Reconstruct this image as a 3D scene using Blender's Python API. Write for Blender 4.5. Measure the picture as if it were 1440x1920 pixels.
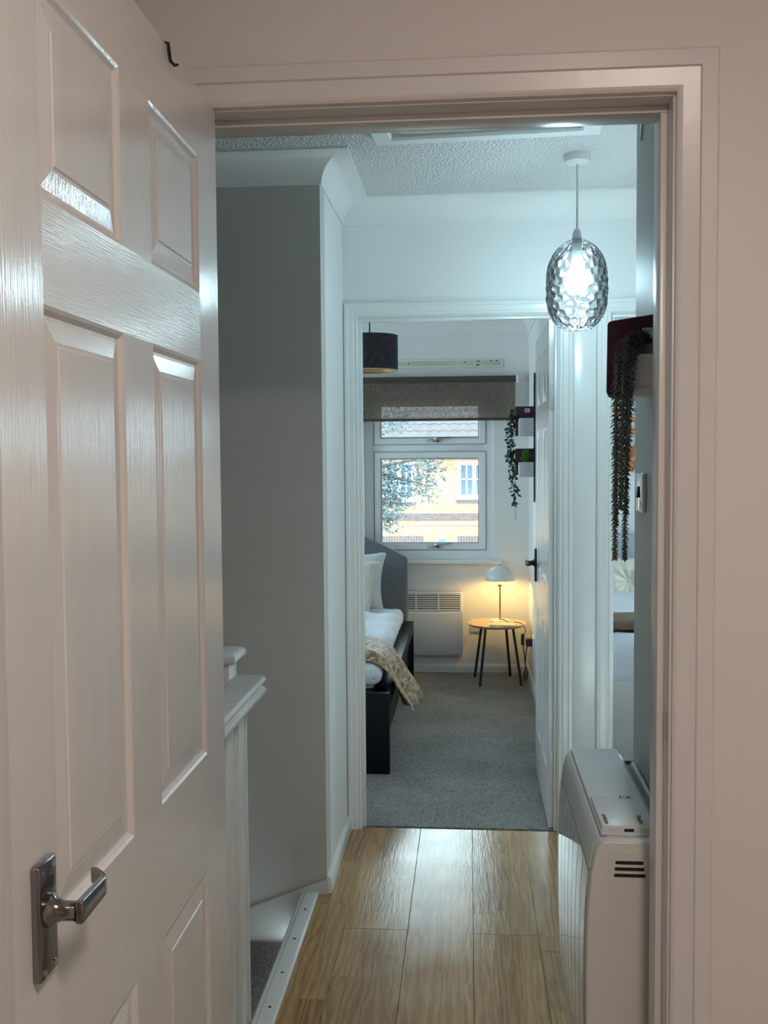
import bpy, bmesh, math, random
from mathutils import Vector, Matrix, noise
random.seed(7)
for o in list(bpy.data.objects): bpy.data.objects.remove(o)
scene = bpy.context.scene
COL = scene.collection
PI = math.pi

# ------------------------------------------------------------------ camera
F_PX, VPX, VPY, EYE, ROLL = 1900.0, 878.0, 858.0, 1.45, -0.003
def make_camera():
    dy = Vector((VPX-720, VPY-960, F_PX)).normalized()          # room depth axis seen by the camera
    up = Vector((math.sin(ROLL), -math.cos(ROLL), 0)); up -= dy*up.dot(dy); up.normalize()
    x = dy.cross(up)
    Rt = Matrix((x, dy, up))                                     # camera -> world
    cx, cy, cz = Rt @ Vector((1,0,0)), Rt @ Vector((0,-1,0)), Rt @ Vector((0,0,-1))
    m = Matrix(((cx.x,cy.x,cz.x,0),(cx.y,cy.y,cz.y,0),(cx.z,cy.z,cz.z,EYE),(0,0,0,1)))
    cd = bpy.data.cameras.new('camera'); cd.sensor_fit='HORIZONTAL'; cd.sensor_width=36; cd.lens=36*F_PX/1440
    cd.clip_start=.02; cd.clip_end=300
    c = bpy.data.objects.new('camera', cd); COL.objects.link(c); c.matrix_world = m
    scene.camera = c
make_camera()
# ------------------------------------------------------------------ world, exposure
w = bpy.data.worlds.new('overcast_sky'); scene.world = w; w.use_nodes = True
bg = w.node_tree.nodes['Background']; bg.inputs[0].default_value = (.70,.92,1,1); bg.inputs[1].default_value = 8.6
vs = scene.view_settings; vs.view_transform='Standard'; vs.look='None'; vs.exposure=0.0; vs.gamma=1; vs.use_curve_mapping=False
LAMP_HALL, LAMP_TABLE, FILL_NEAR = 165.0, 230.0, 108.0
scene.cycles.caustics_refractive=False; scene.cycles.caustics_reflective=False; scene.cycles.blur_glossy=1.0
def portal(loc, sx, sz, rot=(-PI/2,0,0)):                                         # sampling aid for the window openings, gives off no light
    l = bpy.data.lights.new('window_portal','AREA'); l.shape='RECTANGLE'; l.size=sx; l.size_y=sz; l.cycles.is_portal=True
    o = bpy.data.objects.new('window_portal', l); COL.objects.link(o); o.location=loc; o.rotation_euler=rot
portal((-.26,7.04,1.33), .9, 1.15); portal((2.1,7.04,1.33), 1.0, 1.15); portal((-2.58,5.4,1.4), 1.3, 2.0, (0,-PI/2,0)); portal((3.08,5.4,1.4), 1.3, 2.0, (0,PI/2,0))

# ------------------------------------------------------------------ materials
def new_mat(name):
    m = bpy.data.materials.new(name); m.use_nodes = True
    nt = m.node_tree; b = nt.nodes['Principled BSDF']
    return m, nt, b
def N(nt, t, **kw):
    n = nt.nodes.new(t)
    for k, v in kw.items(): setattr(n, k, v)
    return n
def L(nt, a, b): nt.links.new(a, b)
def mat(name, col, rough=.5, metal=0, var=.06, vscale=6, bump=0, bscale=60, stretch=(1,1,1), coat=0, detail=4, spec=.5, emit=None, estr=0):
    """plain painted / plastic / metal surface with slight procedural tone variation and relief"""
    m, nt, b = new_mat(name)
    tc = N(nt,'ShaderNodeTexCoord'); mp = N(nt,'ShaderNodeMapping'); mp.inputs['Scale'].default_value = stretch
    L(nt, tc.outputs['Object'], mp.inputs[0])
    nz = N(nt,'ShaderNodeTexNoise'); nz.inputs['Scale'].default_value = vscale; nz.inputs['Detail'].default_value = 3
    L(nt, mp.outputs[0], nz.inputs['Vector'])
    rp = N(nt,'ShaderNodeValToRGB'); e = rp.color_ramp.elements
    e[0].position=.3; e[1].position=.7
    e[0].color = (*[c*(1-var) for c in col],1); e[1].color = (*[min(1,c*(1+var)) for c in col],1)
    L(nt, nz.outputs[0], rp.inputs[0]); L(nt, rp.outputs[0], b.inputs['Base Color'])
    b.inputs['Roughness'].default_value = rough; b.inputs['Metallic'].default_value = metal
    b.inputs['Coat Weight'].default_value = coat; b.inputs['Specular IOR Level'].default_value = spec
    if bump:
        n2 = N(nt,'ShaderNodeTexNoise'); n2.inputs['Scale'].default_value = bscale; n2.inputs['Detail'].default_value = detail
        L(nt, mp.outputs[0], n2.inputs['Vector'])
        bp = N(nt,'ShaderNodeBump'); bp.inputs['Strength'].default_value = bump; bp.inputs['Distance'].default_value = .01
        L(nt, n2.outputs[0], bp.inputs['Height']); L(nt, bp.outputs[0], b.inputs['Normal'])
    if emit:
        b.inputs['Emission Color'].default_value = (*emit,1); b.inputs['Emission Strength'].default_value = estr
    return m
M = {}
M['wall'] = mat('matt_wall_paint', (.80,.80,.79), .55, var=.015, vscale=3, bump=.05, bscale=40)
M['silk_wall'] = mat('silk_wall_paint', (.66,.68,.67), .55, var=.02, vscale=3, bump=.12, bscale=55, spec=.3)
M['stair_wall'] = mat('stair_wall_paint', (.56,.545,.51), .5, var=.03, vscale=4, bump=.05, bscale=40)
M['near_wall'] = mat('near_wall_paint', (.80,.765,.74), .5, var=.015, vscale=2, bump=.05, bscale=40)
M['gloss'] = mat('white_gloss_paint', (.82,.83,.82), .22, var=.02, vscale=8, bump=.05, bscale=35)
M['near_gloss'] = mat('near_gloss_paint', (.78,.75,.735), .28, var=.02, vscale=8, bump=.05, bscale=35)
M['grain_v'] = mat('embossed_grain_vertical', (.70,.69,.68), .17, var=.02, bump=.09, bscale=45, stretch=(6,6,.25), detail=5)
M['grain_h'] = mat('embossed_grain_horizontal', (.70,.69,.68), .17, var=.02, bump=.12, bscale=75, stretch=(.25,.25,8), detail=5)
M['cornice'] = mat('plaster_cornice', (.80,.80,.79), .6, var=.01)
M['upvc'] = mat('white_upvc', (.84,.86,.87), .25, var=.01)
M['chrome'] = mat('chrome', (.75,.75,.76), .12, 1, var=.03)
M['dark_chrome'] = mat('dull_chrome', (.30,.285,.28), .16, 1, var=.05)
M['steel'] = mat('steel', (.55,.55,.55), .35, 1, var=.1)
M['black'] = mat('black_plastic', (.012,.012,.014), .4, var=.1)
M['black_wood'] = mat('black_brown_wood', (.006,.008,.014), .42, var=.2, vscale=20, stretch=(1,.2,1), spec=.15)
M['black_metal'] = mat('black_powder_coat', (.010,.013,.02), .45, var=.1)
M['white_plastic'] = mat('white_plastic', (.80,.81,.81), .3, var=.01)
M['heater_body'] = mat('heater_enamel', (.72,.715,.69), .35, var=.015, coat=.2)
M['heater_top'] = mat('heater_top_plastic', (.74,.79,.80), .3, var=.01)
M['heater_front'] = mat('heater_front_gloss', (.60,.61,.60), .08, var=.01, coat=.5)
M['dark_slot'] = mat('dark_slot', (.01,.01,.012), .6, var=.1)
M['grey_text'] = mat('grey_print', (.12,.13,.14), .5, var=.05)
M['panel_heater'] = mat('panel_heater_enamel', (.76,.78,.81), .3, var=.01)
M['headboard'] = mat('grey_upholstery', (.17,.18,.205), .85, var=.08, vscale=30, bump=.25, bscale=500)
M['linen'] = mat('white_cotton', (.68,.71,.76), .8, var=.03, vscale=8, bump=.35, bscale=9)
M['knit'] = mat('cream_knit', (.74,.71,.63), .9, var=.12, vscale=60, bump=.5, bscale=120)
M['cord_w'] = mat('white_cord', (.75,.76,.78), .4, var=.02)
M['burgundy'] = mat('burgundy_velvet', (.055,.012,.024), .75, var=.25, vscale=20, bump=.2, bscale=300)
M['shelf_white'] = mat('white_lacquer_shelf', (.70,.70,.70), .45, var=.02)
M['vine'] = mat('vine_leaf_green', (.018,.05,.032), .5, var=.45, vscale=40)
M['grass'] = mat('bright_grass_green', (.09,.20,.04), .6, var=.5, vscale=60)
M['tail'] = mat('dusty_succulent_green', (.095,.125,.105), .65, var=.4, vscale=50)
M['pot'] = mat('grey_stone_pot', (.25,.27,.28), .7, var=.2, vscale=40, bump=.3, bscale=90)
M['navy'] = mat('navy_beads', (.006,.016,.05), .3, var=.2)
M['mirror'] = mat('mirror_glass', (.85,.88,.88), .02, 1, var=.005)
M['brass'] = mat('aged_brass', (.45,.34,.14), .3, 1, var=.08)
M['lamp_shade'] = mat('white_metal_shade', (.70,.73,.71), .35, var=.015)
M['cream'] = mat('bare_cream_plaster', (.62,.58,.46), .8, var=.12, vscale=12)
M['cream_satin'] = mat('cream_satin', (.72,.68,.58), .45, var=.05, vscale=10)
M['pale_grey'] = mat('pale_grey_fabric', (.42,.46,.52), .8, var=.05, bump=.2, bscale=200)
M['brown_throw'] = mat('brown_throw', (.16,.115,.075), .9, var=.15, vscale=30, bump=.3, bscale=200)
M['beige_bed'] = mat('beige_bed_base', (.66,.62,.58), .7, var=.03)
M['ext_white'] = mat('outside_white_paint', (.85,.88,.9), .5, var=.02)
M['ext_glass'] = mat('outside_window_glass', (.10,.16,.22), .1, var=.2, vscale=1)
M['roof'] = mat('pale_weathered_tiles', (.10,.088,.09), .8, var=.12, vscale=4)
M['dark_brick'] = mat('dark_brick', (.14,.11,.12), .9, var=.2, vscale=8)
M['leaf_out'] = mat('tree_leaf', (.085,.115,.115), .6, var=.4, vscale=3)
M['bark'] = mat('bark', (.10,.085,.07), .9, var=.3, bump=.4, bscale=30)
M['ground'] = mat('street_ground', (.30,.30,.29), .9, var=.1)
M['paper'] = mat('sticker_paper', (.55,.56,.58), .6, var=.03)
M['book_side'] = mat('book_pages', (.75,.68,.42), .8, var=.1, vscale=60)
M['rubber'] = mat('dark_cable', (.05,.04,.03), .5, var=.1)

def mat_ceiling():
    m, nt, b = new_mat('stippled_ceiling_plaster')
    tc = N(nt,'ShaderNodeTexCoord')
    v = N(nt,'ShaderNodeTexVoronoi'); v.inputs['Scale'].default_value = 115; v.feature='SMOOTH_F1'; v.inputs['Smoothness'].default_value=.4
    nz = N(nt,'ShaderNodeTexNoise'); nz.inputs['Scale'].default_value=200; nz.inputs['Detail'].default_value=2
    L(nt,tc.outputs['Object'],v.inputs['Vector']); L(nt,tc.outputs['Object'],nz.inputs['Vector'])
    ad = N(nt,'ShaderNodeMath',operation='MULTIPLY_ADD'); L(nt,nz.outputs[0],ad.inputs[0]); ad.inputs[1].default_value=.8; L(nt,v.outputs['Distance'],ad.inputs[2])
    bp = N(nt,'ShaderNodeBump'); bp.inputs['Strength'].default_value=1.0; bp.inputs['Distance'].default_value=.009
    L(nt,ad.outputs[0],bp.inputs['Height']); L(nt,bp.outputs[0],b.inputs['Normal'])
    b.inputs['Base Color'].default_value=(.78,.78,.77,1); b.inputs['Roughness'].default_value=.55
    return m
M['ceiling'] = mat_ceiling()
def mat_laminate():
    m, nt, b = new_mat('oak_laminate')
    g = N(nt,'ShaderNodeNewGeometry'); oi = N(nt,'ShaderNodeObjectInfo')
    sx = N(nt,'ShaderNodeSeparateXYZ'); L(nt,g.outputs['Position'],sx.inputs[0])
    def mth(op,a,bv,c=None):
        n = N(nt,'ShaderNodeMath',operation=op)
        for i,v in enumerate((a,bv,c)):
            if v is None: continue
            if isinstance(v,(int,float)): n.inputs[i].default_value=v
            else: L(nt,v,n.inputs[i])
        return n.outputs[0]
    strip = mth('FLOOR', mth('MULTIPLY_ADD', sx.outputs[0], 15.0, .83), 0)
    wn = N(nt,'ShaderNodeTexWhiteNoise',noise_dimensions='1D'); L(nt, mth('MULTIPLY_ADD',strip,7.31,mth('MULTIPLY',oi.outputs['Random'],91.)), wn.inputs['W'])
    row = mth('FLOOR', mth('MULTIPLY_ADD', sx.outputs[1], 1.7, mth('MULTIPLY',wn.outputs[0],5.)), 0)
    wn2 = N(nt,'ShaderNodeTexWhiteNoise',noise_dimensions='2D'); cb = N(nt,'ShaderNodeCombineXYZ'); L(nt,strip,cb.inputs[0]); L(nt,row,cb.inputs[1]); L(nt,cb.outputs[0],wn2.inputs['Vector'])
    # grain: noise stretched along the board, shifted per strip
    cv = N(nt,'ShaderNodeCombineXYZ')
    L(nt, mth('MULTIPLY',sx.outputs[0],1.0), cv.inputs[0]); L(nt, mth('MULTIPLY_ADD',sx.outputs[1],.10,mth('MULTIPLY',wn2.outputs[0],17.)), cv.inputs[1]); L(nt, mth('MULTIPLY',wn2.outputs[0],33.), cv.inputs[2])
    nz = N(nt,'ShaderNodeTexWave'); nz.bands_direction='X'; nz.inputs['Scale'].default_value=14; nz.inputs['Distortion'].default_value=9; nz.inputs['Detail'].default_value=1.5; nz.inputs['Detail Scale'].default_value=2.2
    L(nt,cv.outputs[0],nz.inputs['Vector']); rings = nz.outputs['Fac']
    nf = N(nt,'ShaderNodeTexNoise'); nf.inputs['Scale'].default_value=150; nf.inputs['Detail'].default_value=4; L(nt,cv.outputs[0],nf.inputs['Vector'])
    v = mth('MULTIPLY_ADD', rings, .34, mth('MULTIPLY_ADD', nf.outputs[0], .70, mth('MULTIPLY_ADD', wn2.outputs[0], .36, -.18)))
    rp = N(nt,'ShaderNodeValToRGB'); e = rp.color_ramp.elements
    e[0].position=.15; e[0].color=(.60,.37,.17,1); e[1].position=.9; e[1].color=(.28,.155,.062,1)
    L(nt,v,rp.inputs[0]); L(nt,rp.outputs[0],b.inputs['Base Color'])
    sm = N(nt,'ShaderNodeTexNoise'); sm.inputs['Scale'].default_value=7; sm.inputs['Detail'].default_value=4; L(nt,g.outputs['Position'],sm.inputs['Vector'])
    L(nt, mth('MULTIPLY_ADD',sm.outputs[0],.18,.09), b.inputs['Roughness'])
    bp = N(nt,'ShaderNodeBump'); bp.inputs['Strength'].default_value=.06; bp.inputs['Distance'].default_value=.01; L(nt,nf.outputs[0],bp.inputs['Height']); L(nt,bp.outputs[0],b.inputs['Normal'])
    return m
M['laminate'] = mat_laminate()
def mat_carpet(name, c1, c2, sc):
    m, nt, b = new_mat(name)
    tc = N(nt,'ShaderNodeTexCoord')
    n1 = N(nt,'ShaderNodeTexNoise'); n1.inputs['Scale'].default_value=sc; n1.inputs['Detail'].default_value=5
    n2 = N(nt,'ShaderNodeTexNoise'); n2.inputs['Scale'].default_value=3.5; n2.inputs['Detail'].default_value=2
    for n in (n1,n2): L(nt,tc.outputs['Object'],n.inputs['Vector'])
    mx = N(nt,'ShaderNodeMath',operation='MULTIPLY_ADD'); L(nt,n2.outputs[0],mx.inputs[0]); mx.inputs[1].default_value=.35; L(nt,n1.outputs[0],mx.inputs[2])
    rp = N(nt,'ShaderNodeValToRGB'); e=rp.color_ramp.elements; e[0].position=.55; e[1].position=.82; e[0].color=(*c1,1); e[1].color=(*c2,1)
    L(nt,mx.outputs[0],rp.inputs[0]); L(nt,rp.outputs[0],b.inputs['Base Color']); b.inputs['Roughness'].default_value=.95
    b.inputs['Sheen Weight'].default_value=.2
    bp = N(nt,'ShaderNodeBump'); bp.inputs['Strength'].default_value=.8; bp.inputs['Distance'].default_value=.008; L(nt,n1.outputs[0],bp.inputs['Height']); L(nt,bp.outputs[0],b.inputs['Normal'])
    return m
M['carpet'] = mat_carpet('grey_carpet', (.135,.132,.125), (.31,.30,.29), 110)
M['stair_carpet'] = mat_carpet('brown_carpet', (.06,.05,.045), (.19,.165,.15), 120)
def mat_glass(name, tint, refl=.08, rough=.0):
    m, nt, b = new_mat(name); nt.nodes.remove(b); out = nt.nodes['Material Output']
    t = N(nt,'ShaderNodeBsdfTransparent'); t.inputs[0].default_value=(*tint,1)
    g = N(nt,'ShaderNodeBsdfGlossy'); g.inputs['Roughness'].default_value=rough
    fr = N(nt,'ShaderNodeFresnel'); fr.inputs[0].default_value=1.45
    nz = N(nt,'ShaderNodeTexNoise'); nz.inputs['Scale'].default_value=2
    bp = N(nt,'ShaderNodeBump'); bp.inputs['Strength'].default_value=.02; L(nt,nz.outputs[0],bp.inputs['Height']); L(nt,bp.outputs[0],g.inputs['Normal'])
    mx = N(nt,'ShaderNodeMixShader'); L(nt,fr.outputs[0],mx.inputs[0]); L(nt,t.outputs[0],mx.inputs[1]); L(nt,g.outputs[0],mx.inputs[2]); L(nt,mx.outputs[0],out.inputs[0])
    return m
M['pane'] = mat_glass('window_glass', (.97,.985,.99))
def mat_dimple_glass():
    """smoky hammered glass: clear face-on, darker at grazing angles, partly refracting"""
    m, nt, b = new_mat('hammered_glass'); nt.nodes.remove(b); out = nt.nodes['Material Output']
    lw = N(nt,'ShaderNodeLayerWeight'); lw.inputs[0].default_value=.45
    rp = N(nt,'ShaderNodeValToRGB'); e=rp.color_ramp.elements; e[0].position=.1; e[0].color=(.97,.98,.99,1); e[1].position=.8; e[1].color=(.42,.49,.56,1)
    L(nt,lw.outputs['Facing'],rp.inputs[0])
    t = N(nt,'ShaderNodeBsdfTransparent'); L(nt,rp.outputs[0],t.inputs[0])
    rf = N(nt,'ShaderNodeBsdfRefraction'); rf.inputs['IOR'].default_value=1.18; rf.inputs['Roughness'].default_value=0; L(nt,rp.outputs[0],rf.inputs[0])
    g = N(nt,'ShaderNodeBsdfGlossy'); g.inputs['Roughness'].default_value=.03
    m1 = N(nt,'ShaderNodeMixShader'); m1.inputs[0].default_value=.25; L(nt,t.outputs[0],m1.inputs[1]); L(nt,rf.outputs[0],m1.inputs[2])
    fr = N(nt,'ShaderNodeFresnel'); fr.inputs[0].default_value=1.5
    m2 = N(nt,'ShaderNodeMixShader'); L(nt,fr.outputs[0],m2.inputs[0]); L(nt,m1.outputs[0],m2.inputs[1]); L(nt,g.outputs[0],m2.inputs[2]); L(nt,m2.outputs[0],out.inputs[0])
    return m
M['dimple'] = mat_dimple_glass()
def mat_emit(name, col, s):
    m, nt, b = new_mat(name); b.inputs['Base Color'].default_value=(.9,.9,.9,1)
    b.inputs['Emission Color'].default_value=(*col,1); b.inputs['Emission Strength'].default_value=s
    return m
def mat_blind():
    m, nt, b = new_mat('sheer_brown_linen'); out = nt.nodes['Material Output']
    tc = N(nt,'ShaderNodeTexCoord')
    def thread(sc):
        mp = N(nt,'ShaderNodeMapping'); mp.inputs['Scale'].default_value=sc; L(nt,tc.outputs['Object'],mp.inputs[0])
        n = N(nt,'ShaderNodeTexNoise'); n.inputs['Scale'].default_value=1; n.inputs['Detail'].default_value=4; L(nt,mp.outputs[0],n.inputs['Vector']); return n.outputs[0]
    a, c = thread((40,40,500)), thread((500,40,30))
    ad = N(nt,'ShaderNodeMath',operation='ADD'); L(nt,a,ad.inputs[0]); L(nt,c,ad.inputs[1])
    rp = N(nt,'ShaderNodeValToRGB'); e=rp.color_ramp.elements; e[0].position=.35; e[1].position=.65; e[0].color=(.10,.064,.042,1); e[1].color=(.22,.155,.108,1)
    hf = N(nt,'ShaderNodeMath',operation='MULTIPLY'); L(nt,ad.outputs[0],hf.inputs[0]); hf.inputs[1].default_value=.5
    L(nt,hf.outputs[0],rp.inputs[0]); L(nt,rp.outputs[0],b.inputs['Base Color']); b.inputs['Roughness'].default_value=.9
    tl = N(nt,'ShaderNodeBsdfTranslucent'); L(nt,rp.outputs[0],tl.inputs[0])
    m1 = N(nt,'ShaderNodeMixShader'); m1.inputs[0].default_value=.4; L(nt,b.outputs[0],m1.inputs[1]); L(nt,tl.outputs[0],m1.inputs[2])
    tr = N(nt,'ShaderNodeBsdfTransparent')
    mr = N(nt,'ShaderNodeMapRange'); mr.inputs[1].default_value=.42; mr.inputs[2].default_value=.62; mr.inputs[3].default_value=.08; mr.inputs[4].default_value=.42; L(nt,hf.outputs[0],mr.inputs[0])
    m2 = N(nt,'ShaderNodeMixShader'); L(nt,mr.outputs[0],m2.inputs[0]); L(nt,m1.outputs[0],m2.inputs[1]); L(nt,tr.outputs[0],m2.inputs[2]); L(nt,m2.outputs[0],out.inputs[0])
    return m
M['blind'] = mat_blind()
M['blind_bar'] = mat('blind_bar_fabric', (.07,.053,.042), .8, var=.15, vscale=60)
def mat_ramp_noise(name, stops, scale, distort=0, rough=.7, stretch=(1,1,1), detail=3, kind='noise', bump=0):
    m, nt, b = new_mat(name)
    tc = N(nt,'ShaderNodeTexCoord'); mp = N(nt,'ShaderNodeMapping'); mp.inputs['Scale'].default_value=stretch; L(nt,tc.outputs['Object'],mp.inputs[0])
    if kind=='noise':
        n = N(nt,'ShaderNodeTexNoise'); n.inputs['Scale'].default_value=scale; n.inputs['Detail'].default_value=detail; n.inputs['Distortion'].default_value=distort
    else:
        n = N(nt,'ShaderNodeTexWave'); n.inputs['Scale'].default_value=scale; n.inputs['Distortion'].default_value=distort; n.inputs['Detail'].default_value=detail; n.bands_direction='DIAGONAL'
    L(nt,mp.outputs[0],n.inputs['Vector'])
    rp = N(nt,'ShaderNodeValToRGB'); els = rp.color_ramp.elements
    while len(els)<len(stops): els.new(.5)
    for e,(p,c) in zip(els,stops): e.position=p; e.color=(*c,1)
    L(nt,n.outputs[0],rp.inputs[0]); L(nt,rp.outputs[0],b.inputs['Base Color']); b.inputs['Roughness'].default_value=rough
    if bump:
        bp=N(nt,'ShaderNodeBump'); bp.inputs['Strength'].default_value=bump; bp.inputs['Distance'].default_value=.01; L(nt,n.outputs[0],bp.inputs['Height']); L(nt,bp.outputs[0],b.inputs['Normal'])
    return m
M['marble'] = mat_ramp_noise('marbled_navy_fabric', [(.30,(.006,.007,.016)),(.40,(.045,.013,.018)),(.44,(.008,.012,.03)),(.50,(.012,.026,.055)),(.53,(.06,.02,.02)),(.57,(.008,.010,.025)),(.66,(.03,.035,.06)),(.70,(.008,.008,.02))], 3.6, 2.6, .7, (1,1,1.5), 2)
M['shade_lining'] = mat('copper_lining', (.62,.40,.20), .35, .3, var=.05)
M['throw'] = mat_ramp_noise('gold_patterned_throw', [(.34,(.16,.085,.03)),(.44,(.38,.25,.13)),(.54,(.62,.51,.37)),(.64,(.22,.125,.05))], 22, 1.2, .6, (1,1,1), 3)
M['oak'] = mat_ramp_noise('light_oak_veneer', [(.3,(.55,.37,.19)),(.7,(.70,.50,.28))], 12, .5, .4, (6,.6,1), 4)
M['book_cover'] = mat_ramp_noise('yellow_book_cover', [(.35,(.62,.48,.08)),(.5,(.85,.80,.55)),(.62,(.30,.26,.14)),(.75,(.80,.72,.35))], 18, 2, .45)
M['painting'] = mat_ramp_noise('abstract_painting', [(.25,(.02,.03,.06)),(.4,(.10,.16,.28)),(.48,(.75,.72,.68)),(.55,(.30,.07,.03)),(.62,(.75,.28,.06)),(.72,(.80,.52,.12)),(.85,(.62,.70,.82))], 3.2, 2.2, .5, (1,1,1.6), 2)
def mat_brick():
    m, nt, b = new_mat('yellow_stock_brick')
    tc = N(nt,'ShaderNodeTexCoord'); mp = N(nt,'ShaderNodeMapping'); mp.inputs['Rotation'].default_value=(PI/2,0,0); L(nt,tc.outputs['Object'],mp.inputs[0])
    bt = N(nt,'ShaderNodeTexBrick'); bt.inputs['Scale'].default_value=1; bt.inputs['Brick Width'].default_value=.225; bt.inputs['Row Height'].default_value=.075; bt.inputs['Mortar Size'].default_value=.007
    bt.inputs['Color1'].default_value=(.40,.205,.108,1); bt.inputs['Color2'].default_value=(.46,.27,.16,1); bt.inputs['Mortar'].default_value=(.44,.32,.225,1)
    L(nt,mp.outputs[0],bt.inputs['Vector'])
    nz=N(nt,'ShaderNodeTexNoise'); nz.inputs['Scale'].default_value=1.5; L(nt,tc.outputs['Object'],nz.inputs['Vector'])
    mx=N(nt,'ShaderNodeMixRGB',blend_type='OVERLAY'); mx.inputs[0].default_value=.25; L(nt,bt.outputs[0],mx.inputs[1]); L(nt,nz.outputs[1],mx.inputs[2])
    L(nt,mx.outputs[0],b.inputs['Base Color']); b.inputs['Roughness'].default_value=.9
    return m
M['brick'] = mat_brick()

# ------------------------------------------------------------------ geometry helpers
class MB:
    def __init__(s): s.v=[]; s.f=[]
    def add(s, vs, fs):
        n=len(s.v); s.v += [tuple(p) for p in vs]; s.f += [tuple(i+n for i in f) for f in fs]; return s
    def box(s,x0,x1,y0,y1,z0,z1):
        return s.add([(x0,y0,z0),(x1,y0,z0),(x1,y1,z0),(x0,y1,z0),(x0,y0,z1),(x1,y0,z1),(x1,y1,z1),(x0,y1,z1)],
                     [(0,3,2,1),(4,5,6,7),(0,1,5,4),(1,2,6,5),(2,3,7,6),(3,0,4,7)])
    def rot(s, ang, c, axis='Z', start=0):
        m = Matrix.Translation(c) @ Matrix.Rotation(ang,4,axis) @ Matrix.Translation(-Vector(c))
        s.v = s.v[:start]+[tuple(m@Vector(p)) for p in s.v[start:]]; return s
    def lathe(s, prof, c, seg=32, axis='Z', cap=True):
        """prof: (radius, height) pairs"""
        vs=[]; fs=[]; n=len(prof)
        for i in range(seg):
            a=2*PI*i/seg
            for r,h in prof:
                p=(r*math.cos(a),r*math.sin(a),h)
                if axis=='X': p=(p[2],p[0],p[1])
                elif axis=='Y': p=(p[0],p[2],p[1])
                vs.append((p[0]+c[0],p[1]+c[1],p[2]+c[2]))
        for i in range(seg):
            j=(i+1)%seg
            for k in range(n-1): fs.append((i*n+k,j*n+k,j*n+k+1,i*n+k+1))
        if cap:
            fs.append(tuple(i*n for i in range(seg))[::-1]); fs.append(tuple(i*n+n-1 for i in range(seg)))
        return s.add(vs,fs)
    def tube(s, pts, r, seg=8, cap=True):
        pts=[Vector(p) for p in pts]; vs=[]; fs=[]; n=len(pts); ref=None
        for i,p in enumerate(pts):
            t=(pts[min(i+1,n-1)]-pts[max(i-1,0)]).normalized()
            if ref is None: ref = Vector((0,0,1)) if abs(t.z)<.9 else Vector((1,0,0))
            a=t.cross(ref).normalized(); b2=t.cross(a).normalized(); ref=a.cross(t)
            rr=r[i] if isinstance(r,(list,tuple)) else r
            for k in range(seg):
                an=2*PI*k/seg; vs.append(p+a*(rr*math.cos(an))+b2*(rr*math.sin(an)))
        for i in range(n-1):
            for k in range(seg):
                l=(k+1)%seg; fs.append((i*seg+k,i*seg+l,(i+1)*seg+l,(i+1)*seg+k))
        if cap: fs.append(tuple(range(seg))[::-1]); fs.append(tuple((n-1)*seg+k for k in range(seg)))
        return s.add(vs,fs)
    def sweep(s, path, prof, to3d):
        """closed profile (u across path, w out of plane) along a 2-D path with mitred corners"""
        n=len(path); P=[Vector(p) for p in path]; rings=[]
        for i in range(n):
            d1=(P[i]-P[i-1]).normalized() if i>0 else None; d2=(P[i+1]-P[i]).normalized() if i<n-1 else None
            if d1 is None: d1=d2
            if d2 is None: d2=d1
            n1=Vector((-d1.y,d1.x)); n2=Vector((-d2.y,d2.x)); m=(n1+n2)/(1+n1.dot(n2))
            rings.append([to3d(P[i].x+m.x*u,P[i].y+m.y*u,w_) for u,w_ in prof])
        k=len(prof); vs=[p for r in rings for p in r]; fs=[]
        for i in range(n-1):
            for j in range(k):
                l=(j+1)%k; fs.append((i*k+j,i*k+l,(i+1)*k+l,(i+1)*k+j))
        fs.append(tuple(range(k))[::-1]); fs.append(tuple((n-1)*k+j for j in range(k)))
        return s.add(vs,fs)
    def extr(s, poly, to3d, a, b):
        """polygon (p,q) extruded from a to b"""
        k=len(poly); vs=[to3d(p,q,a) for p,q in poly]+[to3d(p,q,b) for p,q in poly]
        fs=[tuple(range(k))[::-1],tuple(range(k,2*k))]+[(j,(j+1)%k,k+(j+1)%k,k+j) for j in range(k)]
        return s.add(vs,fs)
    def build(s, name, material, parent=None, bevel=0, seg=2, smooth=None, origin=None):
        return link_mesh(name, s.v, s.f, material, parent, bevel, seg, smooth, origin)
def root_loc(o):
    v=Vector((0,0,0))
    while o is not None: v += o.location; o=o.parent
    return v
def link_mesh(name, v, f, material, parent=None, bevel=0, seg=2, smooth=None, origin=None):
    bm=bmesh.new(); vv=[bm.verts.new(p) for p in v]
    for q in f:
        try: bm.faces.new([vv[i] for i in q])
        except ValueError: pass
    bmesh.ops.recalc_face_normals(bm, faces=bm.faces)
    if bevel:
        es=[e for e in bm.edges if len(e.link_faces)==2 and e.calc_face_angle(0)>.5]
        bmesh.ops.bevel(bm, geom=es, offset=bevel, segments=seg, affect='EDGES', profile=.5, clamp_overlap=True)
    if origin is None:
        if parent is None:
            xs=[p.co for p in bm.verts]
            origin=Vector((sum(c.x for c in xs)/len(xs), sum(c.y for c in xs)/len(xs), min(c.z for c in xs)))
        else: origin=root_loc(parent)
    origin=Vector(origin)
    for p in bm.verts: p.co -= origin
    me=bpy.data.meshes.new(name); bm.to_mesh(me); bm.free()
    if material: me.materials.append(M[material] if isinstance(material,str) else material)
    if smooth is None: smooth = 35 if (bevel or len(me.polygons)>40) else 0
    if smooth:
        for p in me.polygons: p.use_smooth=True
        me.set_sharp_from_angle(angle=math.radians(smooth))
    o=bpy.data.objects.new(name,me); COL.objects.link(o)
    if parent is None: o.location=origin
    else: o.parent=parent; o.location = origin-root_loc(parent)
    return o
def tag(o, label=None, cat=None, group=None, kind=None):
    if label: o['label']=label
    if cat: o['category']=cat
    if group: o['group']=group
    if kind: o['kind']=kind
    return o
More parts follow.
